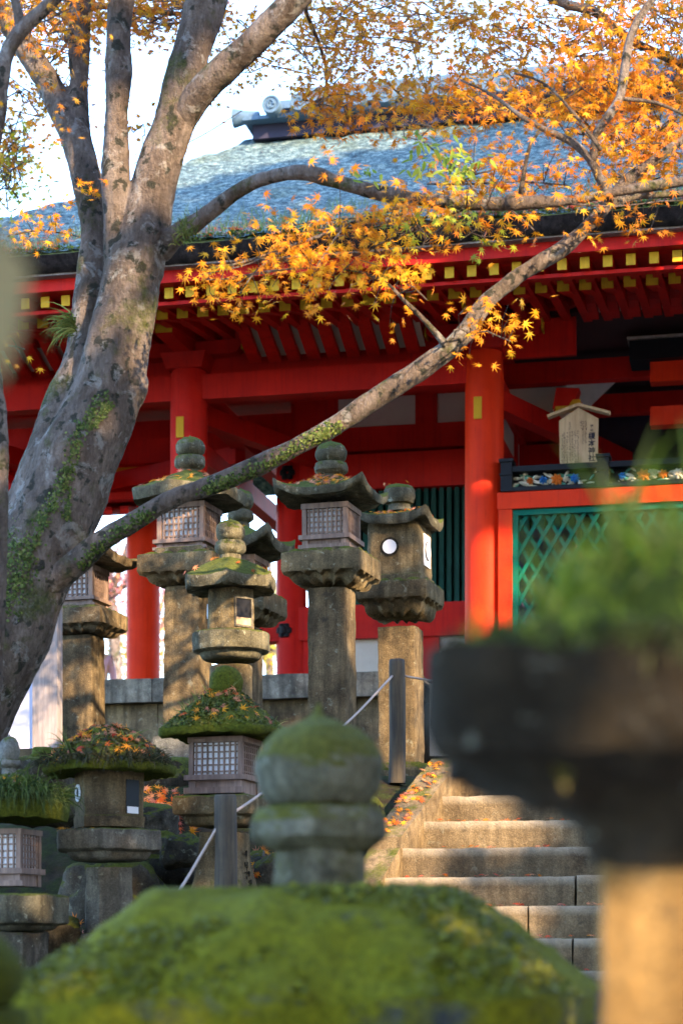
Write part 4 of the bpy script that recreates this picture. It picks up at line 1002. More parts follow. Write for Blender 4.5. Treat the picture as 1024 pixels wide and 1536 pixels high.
# ------------------------------------------------------------------ boulders, panel, ferns
def boulder(label, px, py, D, rx, ry, rz, mat, seed):
    c = P(px, py, D); bm = bmesh.new(); bmesh.ops.create_icosphere(bm, subdivisions=4, radius=1)
    for v in bm.verts:
        q = v.co.copy(); f = 1 + .28*noise.noise(q*1.4 + Vector((seed*3.1, 0, 0))) + .10*noise.noise(q*4 + Vector((seed, 0, 0)))
        q = Vector([math.copysign(abs(t)**.75, t) for t in q]); v.co = Vector((q.x*rx, q.y*ry, q.z*rz))*f*(D/FPX)
    me = bpy.data.meshes.new('boulder'); bm.to_mesh(me); bm.free(); me.shade_smooth(); me.materials.append(M[mat])
    o = bpy.data.objects.new('boulder', me); COL.objects.link(o); o.location = c; return tag(o, label, 'rock', 'boulders set into the bank')
for i, a in enumerate((
  ('grey angular boulder on the bank left of the timber box lantern', 274, 1278, 12.0, 36, 36, 26, 'rock'),
  ('dark boulder behind the finial at the left edge', 62, 1190, 12.2, 62, 50, 52, 'rock'),
  ('small mossy boulder just above the finial at the left edge', 90, 1150, 12.8, 50, 40, 30, 'moss'),
  ('dark lichen spotted boulder behind the low lantern shaft', 175, 1370, 11.9, 88, 50, 78, 'rock'),
  ('flat dark boulder below the grassy hood on its right', 215, 1235, 12.4, 50, 40, 32, 'rock'),
  ('mossy block under the tall lantern base', 262, 1180, 13.6, 46, 40, 42, 'stone_dark'),
  ('white patched boulder beside the flared lantern shaft', 383, 1303, 12.4, 22, 24, 26, 'rock_pale'),
  ('dark boulder under the lantern at the left edge', 60, 1410, 11.0, 60, 40, 40, 'rock'),
  ('dark boulder between the flared shaft and the steps', 440, 1330, 12.2, 60, 40, 52, 'rock'),
  ('mossy boulder half buried right of the boxed lantern', 440, 1235, 13.2, 66, 40, 46, 'stone_dark'),
  ('grey stone wedged under the side kerb of the steps', 545, 1240, 12.6, 40, 34, 40, 'stone_dark'),
  ('dark boulder deep in the bank above the grey angular boulder', 238, 1300, 12.3, 50, 40, 50, 'stone_dark'))): boulder(*a, i+1)
for px0, px1, py0, py1, n in ((210, 270, 1195, 1265, 110), (205, 265, 1225, 1275, 60), (225, 262, 1270, 1330, 14), (90, 125, 1395, 1425, 26), (40, 110, 1140, 1240, 40), (85, 115, 1240, 1290, 14), (236, 300, 1235, 1300, 40), (190, 240, 1290, 1400, 26), (378, 410, 1285, 1330, 26), (440, 560, 1230, 1330, 30), (60, 130, 1150, 1250, 16), (380, 470, 1180, 1290, 30), (0, 120, 1400, 1440, 14)):
    for _ in range(n):
        q = on_ground(random.uniform(px0, px1), random.uniform(py0, py1))
        if q: fall(q + Vector((0, -.02, .06)), (0, -.7, .8), .050, 'on the dark bank between the lanterns', 'rd' if random.random() < .5 else 'fall', .5)
pn = thing('wall_panel_screen', 'pale blue panel in a grey timber frame half hidden behind the trunk base', 'panel', P(50, 1130, 14.3))
pf = frame((P(50, 1130, 14.3).x, 14.3, 0), TH); k = 14.3/FPX; zp_ = lambda py: zz(py, 14.3)
b = B(pf); b.box(-90*k, 2*k, -.02, .02, zp_(1123), zp_(1022)); b.build('panel', 'panel', pn, bevel=.003)
b = B(pf); b.box(-90*k, 2*k, -.02, .02, zp_(1019), zp_(880)); b.build('panel', 'panel', pn, bevel=.003)
b = B(pf); b.box(3*k, 42*k, -.05, .06, zp_(1132), zp_(860)); b.box(-95*k, -90*k, -.05, .06, zp_(1132), zp_(860)); b.build('frame', 'timber_grey', pn, bevel=.006)
b = B(pf); b.box(8*k, 34*k, -.03, .05, zp_(1230), zp_(1132)); b.box(-95*k, -80*k, -.03, .05, zp_(1230), zp_(1132)); b.build('leg', 'timber', pn)

# ------------------------------------------------------------------ person behind the podium, seen from behind
def person():
    D = 27.5; c = P(146, 1089, D); root = thing('person', 'person with dark hair in a pale pink jacket seen from behind beside the red pillar', 'person', (c.x, c.y, 2.6))
    J = {'pel': (0, 0, .92), 'sp': (0, .01, 1.12), 'ch': (0, .01, 1.32), 'nk': (0, 0, 1.45), 'hd': (0, -.01, 1.53), 'tp': (0, .0, 1.62)}
    edges = [('pel', 'sp'), ('sp', 'ch'), ('ch', 'nk'), ('nk', 'hd'), ('hd', 'tp')]; rad = {'pel': .13, 'sp': .12, 'ch': .135, 'nk': .05, 'hd': .085, 'tp': .07}
    for s, t in ((-1, 'l'), (1, 'r')):
        J.update({'sh'+t: (s*.17, .01, 1.36), 'el'+t: (s*.22, .03, 1.10), 'wr'+t: (s*.22, -.05, .88), 'ha'+t: (s*.21, -.07, .80), 'hp'+t: (s*.085, 0, .86), 'kn'+t: (s*.09, -.02, .48), 'an'+t: (s*.09, .03, .08), 'to'+t: (s*.10, -.12, .03)})
        edges += [('ch', 'sh'+t), ('sh'+t, 'el'+t), ('el'+t, 'wr'+t), ('wr'+t, 'ha'+t), ('pel', 'hp'+t), ('hp'+t, 'kn'+t), ('kn'+t, 'an'+t), ('an'+t, 'to'+t)]
        rad.update({'sh'+t: .06, 'el'+t: .045, 'wr'+t: .03, 'ha'+t: .032, 'hp'+t: .085, 'kn'+t: .06, 'an'+t: .04, 'to'+t: .035})
    def skin(name, keys, grow, mat, par):
        ks = list(keys); me = bpy.data.meshes.new(name); me.from_pydata([J[q] for q in ks], [(ks.index(a), ks.index(b_)) for a, b_ in edges if a in ks and b_ in ks], [])
        o = bpy.data.objects.new(name, me); COL.objects.link(o); md = o.modifiers.new('Skin', 'SKIN')
        if not me.skin_vertices: me.skin_vertices.new()
        for i, q in enumerate(ks): r = rad[q]*grow; me.skin_vertices[0].data[i].radius = (r, r); me.skin_vertices[0].data[i].use_root = (i == 0)
        o.modifiers.new('Sub', 'SUBSURF').levels = 2; o.modifiers['Sub'].render_levels = 2
        o.parent = par; me.materials.append(mat); LOC[o.name] = LOC[root.name]; return o
    body = skin('body', J.keys(), 1, plain_mat('skin', (.55, .33, .24), .6), root)
    skin('jacket', [q for q in J if q in ('pel', 'sp', 'ch') or q[:2] in ('sh', 'el', 'wr')], 1.12, plain_mat('pink_cloth', (.62, .36, .44), .9), body)
    skin('trousers', [q for q in J if q == 'pel' or q[:2] in ('hp', 'kn', 'an')], 1.1, plain_mat('dark_cloth', (.03, .03, .05), .9), body)
    b = B(frame((c.x, c.y, 2.6), 0)); b.loft([(.02, 1.69), (.075, 1.67), (.105, 1.6), (.11, 1.52), (.10, 1.44), (.06, 1.40)], seg=20, c=(0, .0, 0)); b.build('hair', plain_mat('dark_hair', (.012, .01, .012), .5), body, smooth=180, rough=(.008, 20))
person()

# ------------------------------------------------------------------ the maple
TD = 11.5
mp = thing('maple_tree', 'big leaning maple with ivied grey trunk and orange autumn leaves', 'tree', P(-60, 1170, TD))
def W(lst, D=TD): return [P(a[0], a[1], (a[3] if len(a) > 3 else D)) for a in lst], [a[2]/2*(a[3] if len(a) > 3 else D)/FPX for a in lst]
tb = B()
for tub in (
  [(-150, 1260, 210), (-108, 1150, 185), (-55, 1050, 160), (0, 950, 148), (45, 850, 136), (88, 760, 126), (122, 680, 118), (155, 600, 106), (178, 520, 92), (194, 450, 88), (205, 380, 82)],
  [(-10, 930, 120, 11.6), (20, 850, 104, 11.6), (55, 760, 96, 11.6), (86, 680, 88, 11.62), (113, 600, 80, 11.65), (130, 520, 62, 11.7), (138, 450, 52, 11.7), (140, 380, 46, 11.75), (138, 330, 44, 11.8), (128, 260, 44, 11.85), (112, 200, 44, 11.9), (85, 145, 42, 12), (60, 105, 40, 12), (38, 70, 36, 12), (10, 30, 34, 12), (-20, -10, 30, 12), (-70, -120, 26, 12)],
  [(128, 260, 34, 11.85), (121, 180, 31, 11.9), (118, 100, 30, 12), (121, 0, 30, 12), (124, -150, 26, 12)],
  [(190, 430, 56), (178, 350, 42), (174, 250, 37), (173, 180, 37), (176, 100, 38), (179, 0, 37), (183, -150, 32)],
  [(205, 410, 82), (222, 320, 70), (238, 250, 63), (262, 180, 60), (280, 110, 58), (297, 50, 57), (310, 0, 55), (335, -140, 48)]):
    pts, rad = W(tub); tb.tube(pts, rad, 20, step=.05)
for px, py, r in ((206, 583, 15), (140, 745, 22), (222, 350, 34), (60, 880, 40)):
    q = P(px, py, TD-.02); rr = r*TD/FPX; tb.tube([q + Vector((-.02, .05, -.06)), q, q + Vector((.02, .05, .07))], [rr*.7, rr, rr*.6], 12, step=.03)
def remeshed(bb, name, mat, parent, vox, rough):
    o = bb.build(name+'_tmp', mat, None, loc=(0, 0, 0)); md = o.modifiers.new('R', 'REMESH'); md.mode = 'VOXEL'; md.voxel_size = vox
    sm = o.modifiers.new('S', 'SMOOTH'); sm.iterations = 3; sm.factor = .5
    bpy.context.view_layer.update(); me = bpy.data.meshes.new_from_object(o.evaluated_get(bpy.context.evaluated_depsgraph_get())); bpy.data.objects.remove(o)
    base = LOC[parent.name]; nrm = [v.normal.copy() for v in me.vertices]
    for v, n_ in zip(me.vertices, nrm):
        q = v.co; s3 = Vector((q.x*9, q.y*9, q.z*3.2))
        d = noise.noise(s3)*rough + noise.noise(q*3)*rough*1.6 + noise.noise(q*24)*rough*.35
        v.co = q + n_*d - base
    me.name = name; me.shade_smooth(); me.materials.clear(); me.materials.append(M[mat]); o2 = bpy.data.objects.new(name, me); COL.objects.link(o2); o2.parent = parent; LOC[o2.name] = base; return o2
trunk = remeshed(tb, 'trunk', 'bark', mp, .012, .013)
LIMBS = {
 'T4': [(268, 185, 44, 11.5), (300, 140, 45, 11.4), (340, 100, 44, 11.3), (385, 58, 42, 11.2), (430, 12, 40, 11.1), (480, -40, 36, 11), (600, -160, 28, 10.8)],
 'T5': [(238, 375, 44, 11.5), (268, 350, 28, 11.4), (300, 330, 24, 11.3), (360, 284, 22, 11.2), (410, 264, 21, 11.1), (460, 260, 21, 11.0), (520, 277, 21, 11), (600, 295, 20, 11), (700, 305, 20, 11), (780, 305, 19, 11), (860, 300, 17, 11), (950, 283, 15, 11), (1040, 270, 13, 11), (1120, 255, 9, 11)],
 'T6': [(60, 880, 52, 11.4), (110, 848, 39, 11.35), (150, 815, 33, 11.3), (200, 783, 31, 11.25), (260, 748, 31, 11.2), (330, 723, 31, 11.2), (420, 682, 30, 11.2), (500, 640, 29, 11.2), (560, 600, 29, 11.2), (640, 548, 30, 11.2), (690, 508, 29, 11.2), (730, 452, 27, 11.2), (780, 412, 26, 11.2), (850, 368, 24, 11.2), (900, 318, 22, 11.2), (935, 275, 18, 11.2), (975, 245, 14, 11.2), (1050, 190, 9, 11.2)],
 'T7': [(918, 300, 18, 11.15), (897, 262, 15, 11.1), (882, 236, 13, 11.1), (857, 213, 11, 11.1), (822, 197, 9, 11.1), (782, 175, 7, 11.1), (737, 142, 5, 11.1), (690, 120, 3, 11.1)],
 'T8': [(888, 245, 12, 11.1), (894, 200, 13, 11.05), (912, 175, 14, 11), (929, 145, 14, 11), (937, 100, 14, 11), (944, 60, 13, 11), (959, 25, 12, 11), (977, 0, 11, 11), (1010, -60, 8, 11)],
 'T9': [(820, -6, 12, 12.2), (852, 8, 14, 12.2), (892, 18, 13, 12.2), (937, 55, 12, 12.2), (977, 76, 12, 12.2), (1030, 103, 11, 12.2)],
 'T10': [(905, 312, 14, 11.2), (950, 295, 11, 11.3), (1000, 292, 10, 11.3), (1060, 285, 8, 11.3)],
 'T11': [(100, 60, 12, 12), (135, 12, 11, 12.2), (200, 15, 9, 12.4), (280, 22, 6, 12.4)],
 'T12': [(668, 518, 12, 11.15), (640, 485, 8, 11.1), (610, 455, 6, 11.05), (580, 425, 4, 11), (540, 408, 3, 11), (450, 402, 2.5, 11), (350, 415, 2, 11)],
 'T13': [(640, 300, 8, 11), (560, 322, 6, 10.95), (490, 350, 5, 10.9), (420, 375, 4, 10.9), (360, 395, 3, 10.9), (300, 405, 2, 10.9)],
 'T14': [(780, 292, 9, 11), (787, 250, 6, 10.95), (795, 215, 5, 10.9), (808, 197, 4, 10.9)],
 'T15': [(735, 300, 5, 11), (640, 335, 4, 11), (590, 360, 3, 11)],
 'T16': [(900, 225, 7, 11), (860, 170, 5, 11), (815, 125, 4, 11), (770, 110, 3, 11)],
 'T17': [(930, 148, 6, 11), (985, 155, 5, 11), (1030, 175, 4, 11)],
 'T18': [(455, -20, 8, 11), (460, 20, 6, 11.5), (480, 70, 5, 12), (490, 120, 4, 12.2), (480, 170, 3, 12.3)],
}
limbs = {}
for nm, tub in LIMBS.items():
    pts, rad = W(tub); bb = B(); big = max(a[2] for a in tub) > 20
    bb.tube(pts, rad, 16 if big else 9, step=.03 if big else .05)
    if nm == 'T6':
        for px, py in ():
            q = P(px, py+8, 11.12); bb.tube([q + Vector((-.03, .03, -.02)), q + Vector((0, -.005, 0)), q + Vector((.03, .03, .03))], [.02, .05, .02], 10, step=.015)
    if nm == 'T5':
        q = P(768, 303, 10.97); bb.tube([q + Vector((-.03, .02, .02)), q, q + Vector((.02, -.02, -.01))], [.03, .05, .035], 10, step=.015)
    limbs[nm] = remeshed(bb, 'limb', 'bark', mp, .010, .006) if big else bb.build('limb', 'bark', mp, smooth=180, rough=(.004, 14))
# leaf sprays
def leafspec(q, size, pal, camb=.55):
    nr = (rv(.55) + Vector((0, -camb, .55))).normalized(); tip = (rv(.6) + Vector((0, -.2, -.75)))
    return (q, nr, tip, size*random.uniform(.75, 1.2), jit(random.choice(PAL[pal]), .18))
def spray(parent, pts, width, n, pal='or', size=.046, dj=.25, per=9, flat=.45):
    """pts: (px,py,D) along a twig; leaves sit in small flat clumps beside it"""
    P3 = [P(*q) for q in pts]; lst = []; tw = B(); k = P3[0].y/FPX
    tw.tube(P3, [.006*(1 - .6*i/len(P3)) for i in range(len(P3))], 6, step=.1)
    L = [(a, c) for a, c in zip(P3, P3[1:])]; tot = sum((c-a).length for a, c in L)
    for _ in range(max(1, n//per)):
        t = random.uniform(0, tot)
        for a, c in L:
            d = (c-a).length
            if t <= d: break
            t -= d
        o0 = a.lerp(c, min(1, t/d)); cc = o0 + Vector((random.gauss(0, width*k*.6), random.gauss(0, dj), random.gauss(0, width*k*.5)))
        if (cc-o0).length > .06: tw.tube([o0, o0.lerp(cc, .5) + rv(.012), cc], [.0035, .0028, .0018], 4)
        for _ in range(int(per*random.uniform(.6, 1.4))):
            lst.append(leafspec(cc + Vector((random.gauss(0, .075), random.gauss(0, .08), random.gauss(0, .075*flat))), size, pal))
    tw.build('twig', 'bark', parent); leaf_obj('foliage', lst, 'leaf', parent)
def cloud(parent, cx, cy, rx, ry, n, D, dj, pal='or', size=.046, per=10, gap=.0, flat=.5):
    lst = []; tw = B(); k = D/FPX; tries = 0; hub = P(cx, cy, D); m_ = 0; prev = None
    while len(lst) < n and tries < n*4:
        tries += 1; a = random.uniform(0, 2*math.pi); r = math.sqrt(random.random())
        q = P(cx + rx*r*math.cos(a), cy + ry*r*math.sin(a), D + random.uniform(-dj, dj))
        if noise.noise(q*2.2 + Vector((cx, 0, 0))) < gap: continue
        if prev is not None and (prev-q).length < .55: tw.tube([prev, prev.lerp(q, .5) + rv(.03), q], [.0045, .0035, .002], 4)
        prev = q if random.random() < .5 else prev or q
        for _ in range(int(per*random.uniform(.6, 1.4))):
            lst.append(leafspec(q + Vector((random.gauss(0, .10), random.gauss(0, .12), random.gauss(0, .10*flat))), size, pal))
    if len(tw.v): tw.build('twig', 'bark', parent)
    leaf_obj('foliage', lst, 'leaf', parent)
random.seed(31)
T = limbs
# sprays hanging below the upper limb
spray(T['T13'], [(640, 326, 11.1), (560, 336, 10.95), (490, 350, 10.9), (420, 378, 10.9), (360, 400, 10.9), (300, 412, 10.9)], 22, 330, 'ye')
spray(T['T13'], [(420, 378, 10.9), (380, 410, 10.8), (360, 440, 10.8)], 26, 70, 'ye')
spray(T['T13'], [(520, 335, 10.9), (480, 390, 10.8), (455, 440, 10.8)], 24, 140, 'ye')
spray(T['T12'], [(610, 455, 11), (580, 425, 11), (540, 408, 11), (450, 402, 11), (350, 418, 11), (310, 420, 10.9)], 20, 200, 'ye')
spray(T['T12'], [(600, 440, 11), (620, 430, 10.9), (640, 450, 10.9)], 16, 60, 'ye')
spray(T['T15'], [(735, 322, 11.1), (640, 342, 11), (570, 365, 11), (520, 400, 10.9)], 24, 250, 'or')
spray(T['T15'], [(620, 330, 11), (640, 355, 10.9), (630, 375, 10.9)], 30, 70, 'gr')
spray(T['T6'], [(700, 500, 11.1), (730, 497, 11.0), (765, 512, 10.95)], 8, 95, 'ye', per=7)
spray(T['T6'], [(700, 498, 11.1), (688, 492, 11.05), (680, 496, 11)], 7, 14, 'ye', per=5)
# along the upper limb
spray(T['T5'], [(640, 276, 11.3), (710, 276, 11.3), (780, 272, 11.3), (850, 278, 11.3)], 13, 230, 'or')
spray(T['T5'], [(690, 275, 11.3), (710, 262, 11.3), (750, 252, 11.3), (790, 258, 11.3)], 14, 110, 'or')
spray(T['T5'], [(850, 305, 11), (920, 310, 10.9), (990, 302, 10.9), (1040, 300, 10.9)], 16, 120, 'or')
spray(T['T5'], [(760, 310, 11), (790, 335, 10.9), (800, 345, 10.9)], 14, 40, 'ye')
spray(T['T5'], [(690, 310, 11), (720, 340, 10.9), (690, 360, 10.9)], 26, 60, 'gr')
spray(T['T5'], [(600, 322, 11.1), (500, 330, 11), (440, 338, 11.0)], 16, 90, 'or')
# crown at the upper right
for a in ((900, 195, 120, 38, 327, 11.7, .7, 'or', .0), (800, 135, 170, 42, 421, 12.0, .7, 'or', -.05), (960, 60, 110, 80, 624, 12.1, .8, 'or', -.25), (850, 45, 120, 42, 405, 12.4, .8, 'or', -.15),
          (990, 190, 60, 70, 257, 11.9, .7, 'or', -.2), (690, 150, 110, 30, 132, 12.1, .6, 'or', .0), (700, 70, 110, 60, 436, 13.1, .9, 'mx', .05), (610, 100, 80, 70, 312, 13.1, .9, 'mx', .06), (970, 255, 70, 30, 132, 11.7, .5, 'or', -.1), (1010, 20, 50, 50, 202, 12.2, .7, 'or', -.3), (890, 125, 120, 50, 358, 12.0, .6, 'or', -.15), (1010, 120, 50, 60, 156, 11.8, .6, 'or', -.2)):
    cloud(T['T8'] if a[0] > 780 else T['T7'], a[0], a[1], a[2], a[3], int(a[4]*1.3), a[5], a[6], a[7], .049, 10, a[8])
# crown at the top middle
for a in ((515, 162, 58, 34, 330, 11.9, .5, 'or', -.3), (480, 75, 80, 65, 520, 12.3, .8, 'mx', .0), (560, 40, 110, 45, 560, 12.6, .8, 'mx', -.02), (600, 190, 60, 24, 90, 12, .5, 'or', .0), (470, 120, 35, 40, 90, 12.3, .5, 'mx', .05), (640, 20, 110, 30, 300, 12.6, .8, 'mx', -.1), (500, 20, 70, 30, 260, 12.6, .6, 'or', -.1)):
    cloud(T['T18'], a[0], a[1], a[2], a[3], a[4], a[5], a[6], a[7], .044, 10, a[8])
# top left and left
for a in ((250, 16, 90, 30, 520, 12.3, .5, 'or', -.3), (110, 14, 90, 26, 420, 12.3, .5, 'or', -.3), (240, 20, 100, 36, 620, 12.6, .8, 'or', -.2), (60, 30, 95, 45, 700, 12.4, .8, 'or', -.15), (110, 130, 60, 60, 210, 12.4, .5, 'mx', .0), (90, 60, 60, 40, 120, 12.3, .5, 'mx', .0), (360, 70, 60, 50, 220, 12.6, .6, 'mx', .0), (210, 195, 20, 26, 30, 12.2, .3, 'mx', -.2), (330, 130, 50, 30, 60, 12.6, .4, 'mx', .0)):
    cloud(T['T11'], a[0], a[1], a[2], a[3], a[4], a[5], a[6], a[7], .042, 9, a[8])
spray(T['T11'], [(10, 355, 11.9), (60, 345, 11.9), (118, 355, 11.9)], 12, 90, 'ye', .042)
spray(T['T11'], [(112, 283, 11.6), (135, 295, 11.6), (150, 300, 11.6)], 9, 22, 'ye', .042, per=5)
spray(T['T11'], [(10, 518, 11.9), (25, 520, 11.9), (38, 524, 11.9)], 5, 10, 'ye', .042, per=5)

# neighbour tree at the left edge with its own branches
nb_ = thing('maple_tree', 'slim second maple cut off by the left edge of the picture', 'tree', P(-20, 1300, 11))
bb = B(); pts, rad = W([(-30, 1320, 30), (-8, 1000, 26), (0, 800, 24), (2, 660, 22), (-6, 570, 20), (-28, 400, 20), (-14, 250, 20), (0, 170, 20), (8, 90, 22), (32, 45, 22), (75, 5, 20), (130, -60, 18)], 10.6); bb.tube(pts, rad, 14, step=.05)
pts, rad = W([(30, 50, 18), (28, 20, 14), (18, -20, 12)], 10.6); bb.tube(pts, rad, 10, step=.05)
nbt = bb.build('trunk', 'bark', nb_, smooth=180, rough=(.006, 10))
for a in ((15, 255, 40, 60, 330, 10.9, .4, 'gr', -.2), (15, 235, 36, 60, 160, 10.9, .4, 'ye', -.1), (60, 30, 60, 40, 140, 11, .5, 'or', -.1), (20, 190, 50, 40, 110, 11, .4, 'mx', .0), (30, 130, 60, 60, 110, 11.2, .4, 'mx', .02)): cloud(nbt, a[0], a[1], a[2], a[3], a[4], a[5], a[6], a[7], .038, 8, a[8])
# ivy on both trunks
def ivy(label, path, wid, n, D, ref):
    lst = []
    for _ in range(n):
        i = random.randrange(len(path)-1); t = random.random(); a, c = path[i], path[i+1]
        px = a[0] + (c[0]-a[0])*t + random.gauss(0, wid); py = a[1] + (c[1]-a[1])*t + random.gauss(0, wid)
        q0 = P(px, py, 9.5); d = q0.normalized(); hit, loc, nr, _ = ref.ray_cast(q0 - LOC[ref.name], d)
        if not hit: continue
        lst.append((loc + LOC[ref.name] - d*.008, nr + rv(.35), rv(), (.0075*random.uniform(.6, 1.3)), jit(random.choice(IVY), .4)))
    if lst: tag(leaf_obj('ivy', lst, 'grass', None, shape=ROUND), label, 'ivy', kind='stuff')
bpy.context.view_layer.update()
ivy('tiny leaved ivy climbing the middle of the big trunk', [(160, 590), (140, 620), (118, 650), (105, 700), (95, 725), (75, 760), (60, 790), (40, 840)], 6, 700, TD, trunk)
ivy('short ivy strand curving up on the big trunk', [(118, 640), (140, 640), (158, 620), (166, 605)], 3, 140, TD, trunk)
ivy('dense ivy patch on the foot of the big trunk', [(10, 800), (30, 840), (15, 880), (0, 900)], 17, 800, TD, trunk)
ivy('thin ivy strand hanging on the big trunk', [(104, 730), (102, 760), (98, 778)], 3, 90, TD, trunk)
ivy('ivy creeping along the low branch', [(305, 735), (350, 722), (420, 685), (480, 652), (505, 640)], 7, 700, 11.2, limbs['T6'])
ivy('ivy patches where the low branch leaves the trunk', [(120, 850), (140, 830), (175, 800), (215, 775), (225, 772)], 7, 300, 11.2, limbs['T6'])
# fern hanging on the trunk
lst = []
for _ in range(70):
    lst.append((P(112 + random.gauss(0, 3), 490 + random.gauss(0, 9), 11.3), Vector((-1, -.3, .35)) + rv(.4), random.uniform(.10, .24), .008, random.uniform(.8, 2.4), jit(random.choice([(.12, .15, .03), (.20, .22, .06), (.08, .10, .02)]), .3)))
tag(blades('fern', lst), 'tuft of drooping fern growing from the left side of the big trunk', 'fern')
lst = [(P(278, 350, 11.2) + rv(.03), Vector((0, -.3, .7)) + rv(.5), random.uniform(.05, .10), .006, 1.0, jit(random.choice([(.07, .10, .02), (.12, .14, .03)]), .3)) for _ in range(70)]
tag(blades('fern', lst), 'little fern in the fork under the upper limb', 'fern')
# green leaved sapling twig
sap = thing('sapling_branch', 'fresh green leafy twig hanging in front of the blue roof', 'branch', P(700, 300, 10.6))
bb = B(); bb.tube([P(735, 315, 11), P(690, 260, 10.9), P(650, 225, 10.8), P(625, 205, 10.8)], [.006, .005, .004, .002], 6, step=.1); bb.build('twig', 'bark', sap)
lst = []
for cx, cy, rx, ry, n in ((675, 235, 45, 26, 64), (630, 215, 18, 18, 16), (545, 265, 22, 12, 18), (700, 258, 24, 14, 24), (625, 262, 20, 12, 10)):
    for _ in range(n):
        q = P(cx + random.gauss(0, rx*.55), cy + random.gauss(0, ry*.55), 10.8 + random.gauss(0, .12))
        lst.append((q, rv(.4) + Vector((0, -.6, .6)), rv(.5) + Vector((.2, 0, -.7)), .042*random.uniform(.7, 1.2), jit(random.choice([(.26, .36, .04), (.36, .42, .05), (.16, .26, .03), (.50, .48, .08)]), .2)))
leaf_obj('leaves', lst, 'leaf', sap, shape=OVAL)
# near blurred drooping leaf at the left edge
hl = thing('hanging_leaf', 'very blurred long pale leaf drooping at the left edge', 'leaf', P(-5, 330, 1.5))
q = P(-8, 310, 1.5); bb = B(); bb.tube([q + Vector((-.08, .02, .10)), q + Vector((-.03, 0, .05)), q], [.004, .003, .002], 6, step=.01); bb.build('stalk', 'bark', hl)
leaf_obj('blade', [(P(-6, 415, 1.5), Vector((.25, -1, .1)), Vector((.02, 0, -1)), .085, (.30, .24, .12))], 'dry_leaf', hl, shape=OVAL)
# plants on the roof
lst = []
def roofpt(x, t): return Vector(hf((x, -2.52+5.05*t, roofz(t))))
for _ in range(5200):
    t = abs(random.gauss(.13, .10)); x = random.uniform(-5.5, 4.5)
    if noise.noise(Vector((x*1.4, t*8, 0))) < -.05: continue
    lst.append((roofpt(x, t) + rv(.01), rv(.35) + Vector((0, -.2, 1)), random.uniform(.05, .16), .006, .3, jit(random.choice([(.16, .24, .09), (.24, .30, .14), (.10, .16, .06)]), .3)))
tag(blades('grass', lst), 'short grass growing along the lower slope of the bark roof', 'grass', kind='stuff')
lst = []
for _ in range(5200):
    t = abs(random.gauss(0, .012)); x = random.uniform(-5.7, 5.0); q = roofpt(x, t) + Vector((0, -random.uniform(-.03, .02), -random.uniform(-.04, .035)))
    lst.append((q, rv(.6) + Vector((0, -.7, .6)), rv(), random.uniform(.008, .018), jit(random.choice([(.06, .09, .01), (.12, .15, .02), (.05, .06, .02)]), .3)))
tag(leaf_obj('moss', lst, 'grass', None, shape=ROUND), 'moss fringe along the top of the thick roof edge', 'moss', kind='stuff')
lst = []
for _ in range(2600):
    t = abs(random.gauss(.0, .09))+.004; x = random.uniform(-5.6, 5); q = roofpt(x, t)
    if noise.noise(Vector((x*1.1+9, t*5, 4))) < -.12: continue
    lst.append((q + Vector((0, 0, .02)), rv(.5) + Vector((0, -.3, 1)), rv(), .055*random.uniform(.7, 1.2), jit(random.choice(PAL['rd'] + [(.45, .25, .2), (.4, .2, .18)]), .2)))
tag(leaf_obj('fallen_leaves', lst, 'leaf'), 'red and orange maple leaves caught on the lower slope of the bark roof', 'fallen leaves', kind='stuff')
# thin wire to the ridge
bb = B(); bb.tube([hf((-3.05, 2.0, 9.45)), hf((-3.5, 1.6, 9.0)), hf((-4.0, 1.0, 8.55))], [.006]*3, 6, step=.1); q = hf((-3.75, 1.3, 8.80)); bb.loft([(.001, -.02), (.02, -.01), (.02, .01), (.001, .02)], seg=8, c=q)
tag(bb.build('cable', 'black'), 'thin dark cable sagging from the left end of the roof ridge', 'cable')

# ------------------------------------------------------------------ background trees beyond the hall
def bgtree(label, px, py, D, rx, ry, n, cols, seed):
    random.seed(seed); c = P(px, py, D); g = 2.55; t = thing('autumn_tree', label, 'tree', (c.x, c.y, g), 'autumn trees beyond the hall')
    k = D/FPX; bb = B(); bb.tube([(c.x, c.y, g), (c.x+.15, c.y, (g+c.z)/2), (c.x, c.y, c.z + ry*k*.4)], [.22, .17, .06], 10, step=.3)
    for _ in range(6):
        d = rv(.6); d.z = abs(d.z) + .5; s0 = Vector((c.x, c.y, c.z - ry*k*.4)); bb.tube([s0, s0 + d*1.2, s0 + d*2.2], [.08, .05, .02], 6, step=.3)
    bb.build('trunk', 'bark', t, smooth=180); lst = []; cl = [c + Vector((random.gauss(0, rx*k*.5), random.gauss(0, rx*k*.4), random.gauss(0, ry*k*.5))) for _ in range(34)]
    for _ in range(n):
        q = random.choice(cl) + rv(.38); lst.append((q, rv(), rv(), random.uniform(.07, .13), jit(random.choice(cols), .2)))
    leaf_obj('crown', lst, 'leaf', t)
bgtree('pinkish red autumn tree seen left of the red corridor pillar', 165, 875, 44, 90, 60, 2400, [(.62, .22, .20), (.55, .28, .26), (.66, .34, .2), (.5, .2, .22)], 41)
bgtree('yellow autumn tree low behind the red corridor pillar', 215, 985, 46, 90, 42, 2200, [(.70, .46, .05), (.74, .5, .10), (.6, .36, .05), (.45, .42, .08)], 42)
bgtree('golden green tree glimpsed beside the rear pillar', 400, 965, 48, 60, 60, 1800, [(.55, .42, .05), (.65, .45, .06), (.4, .4, .08)], 43)
bgtree('pink leaved tree at the left edge beyond the corridor', -10, 830, 45, 70, 70, 1500, [(.66, .3, .24), (.6, .2, .15), (.7, .5, .12)], 44)

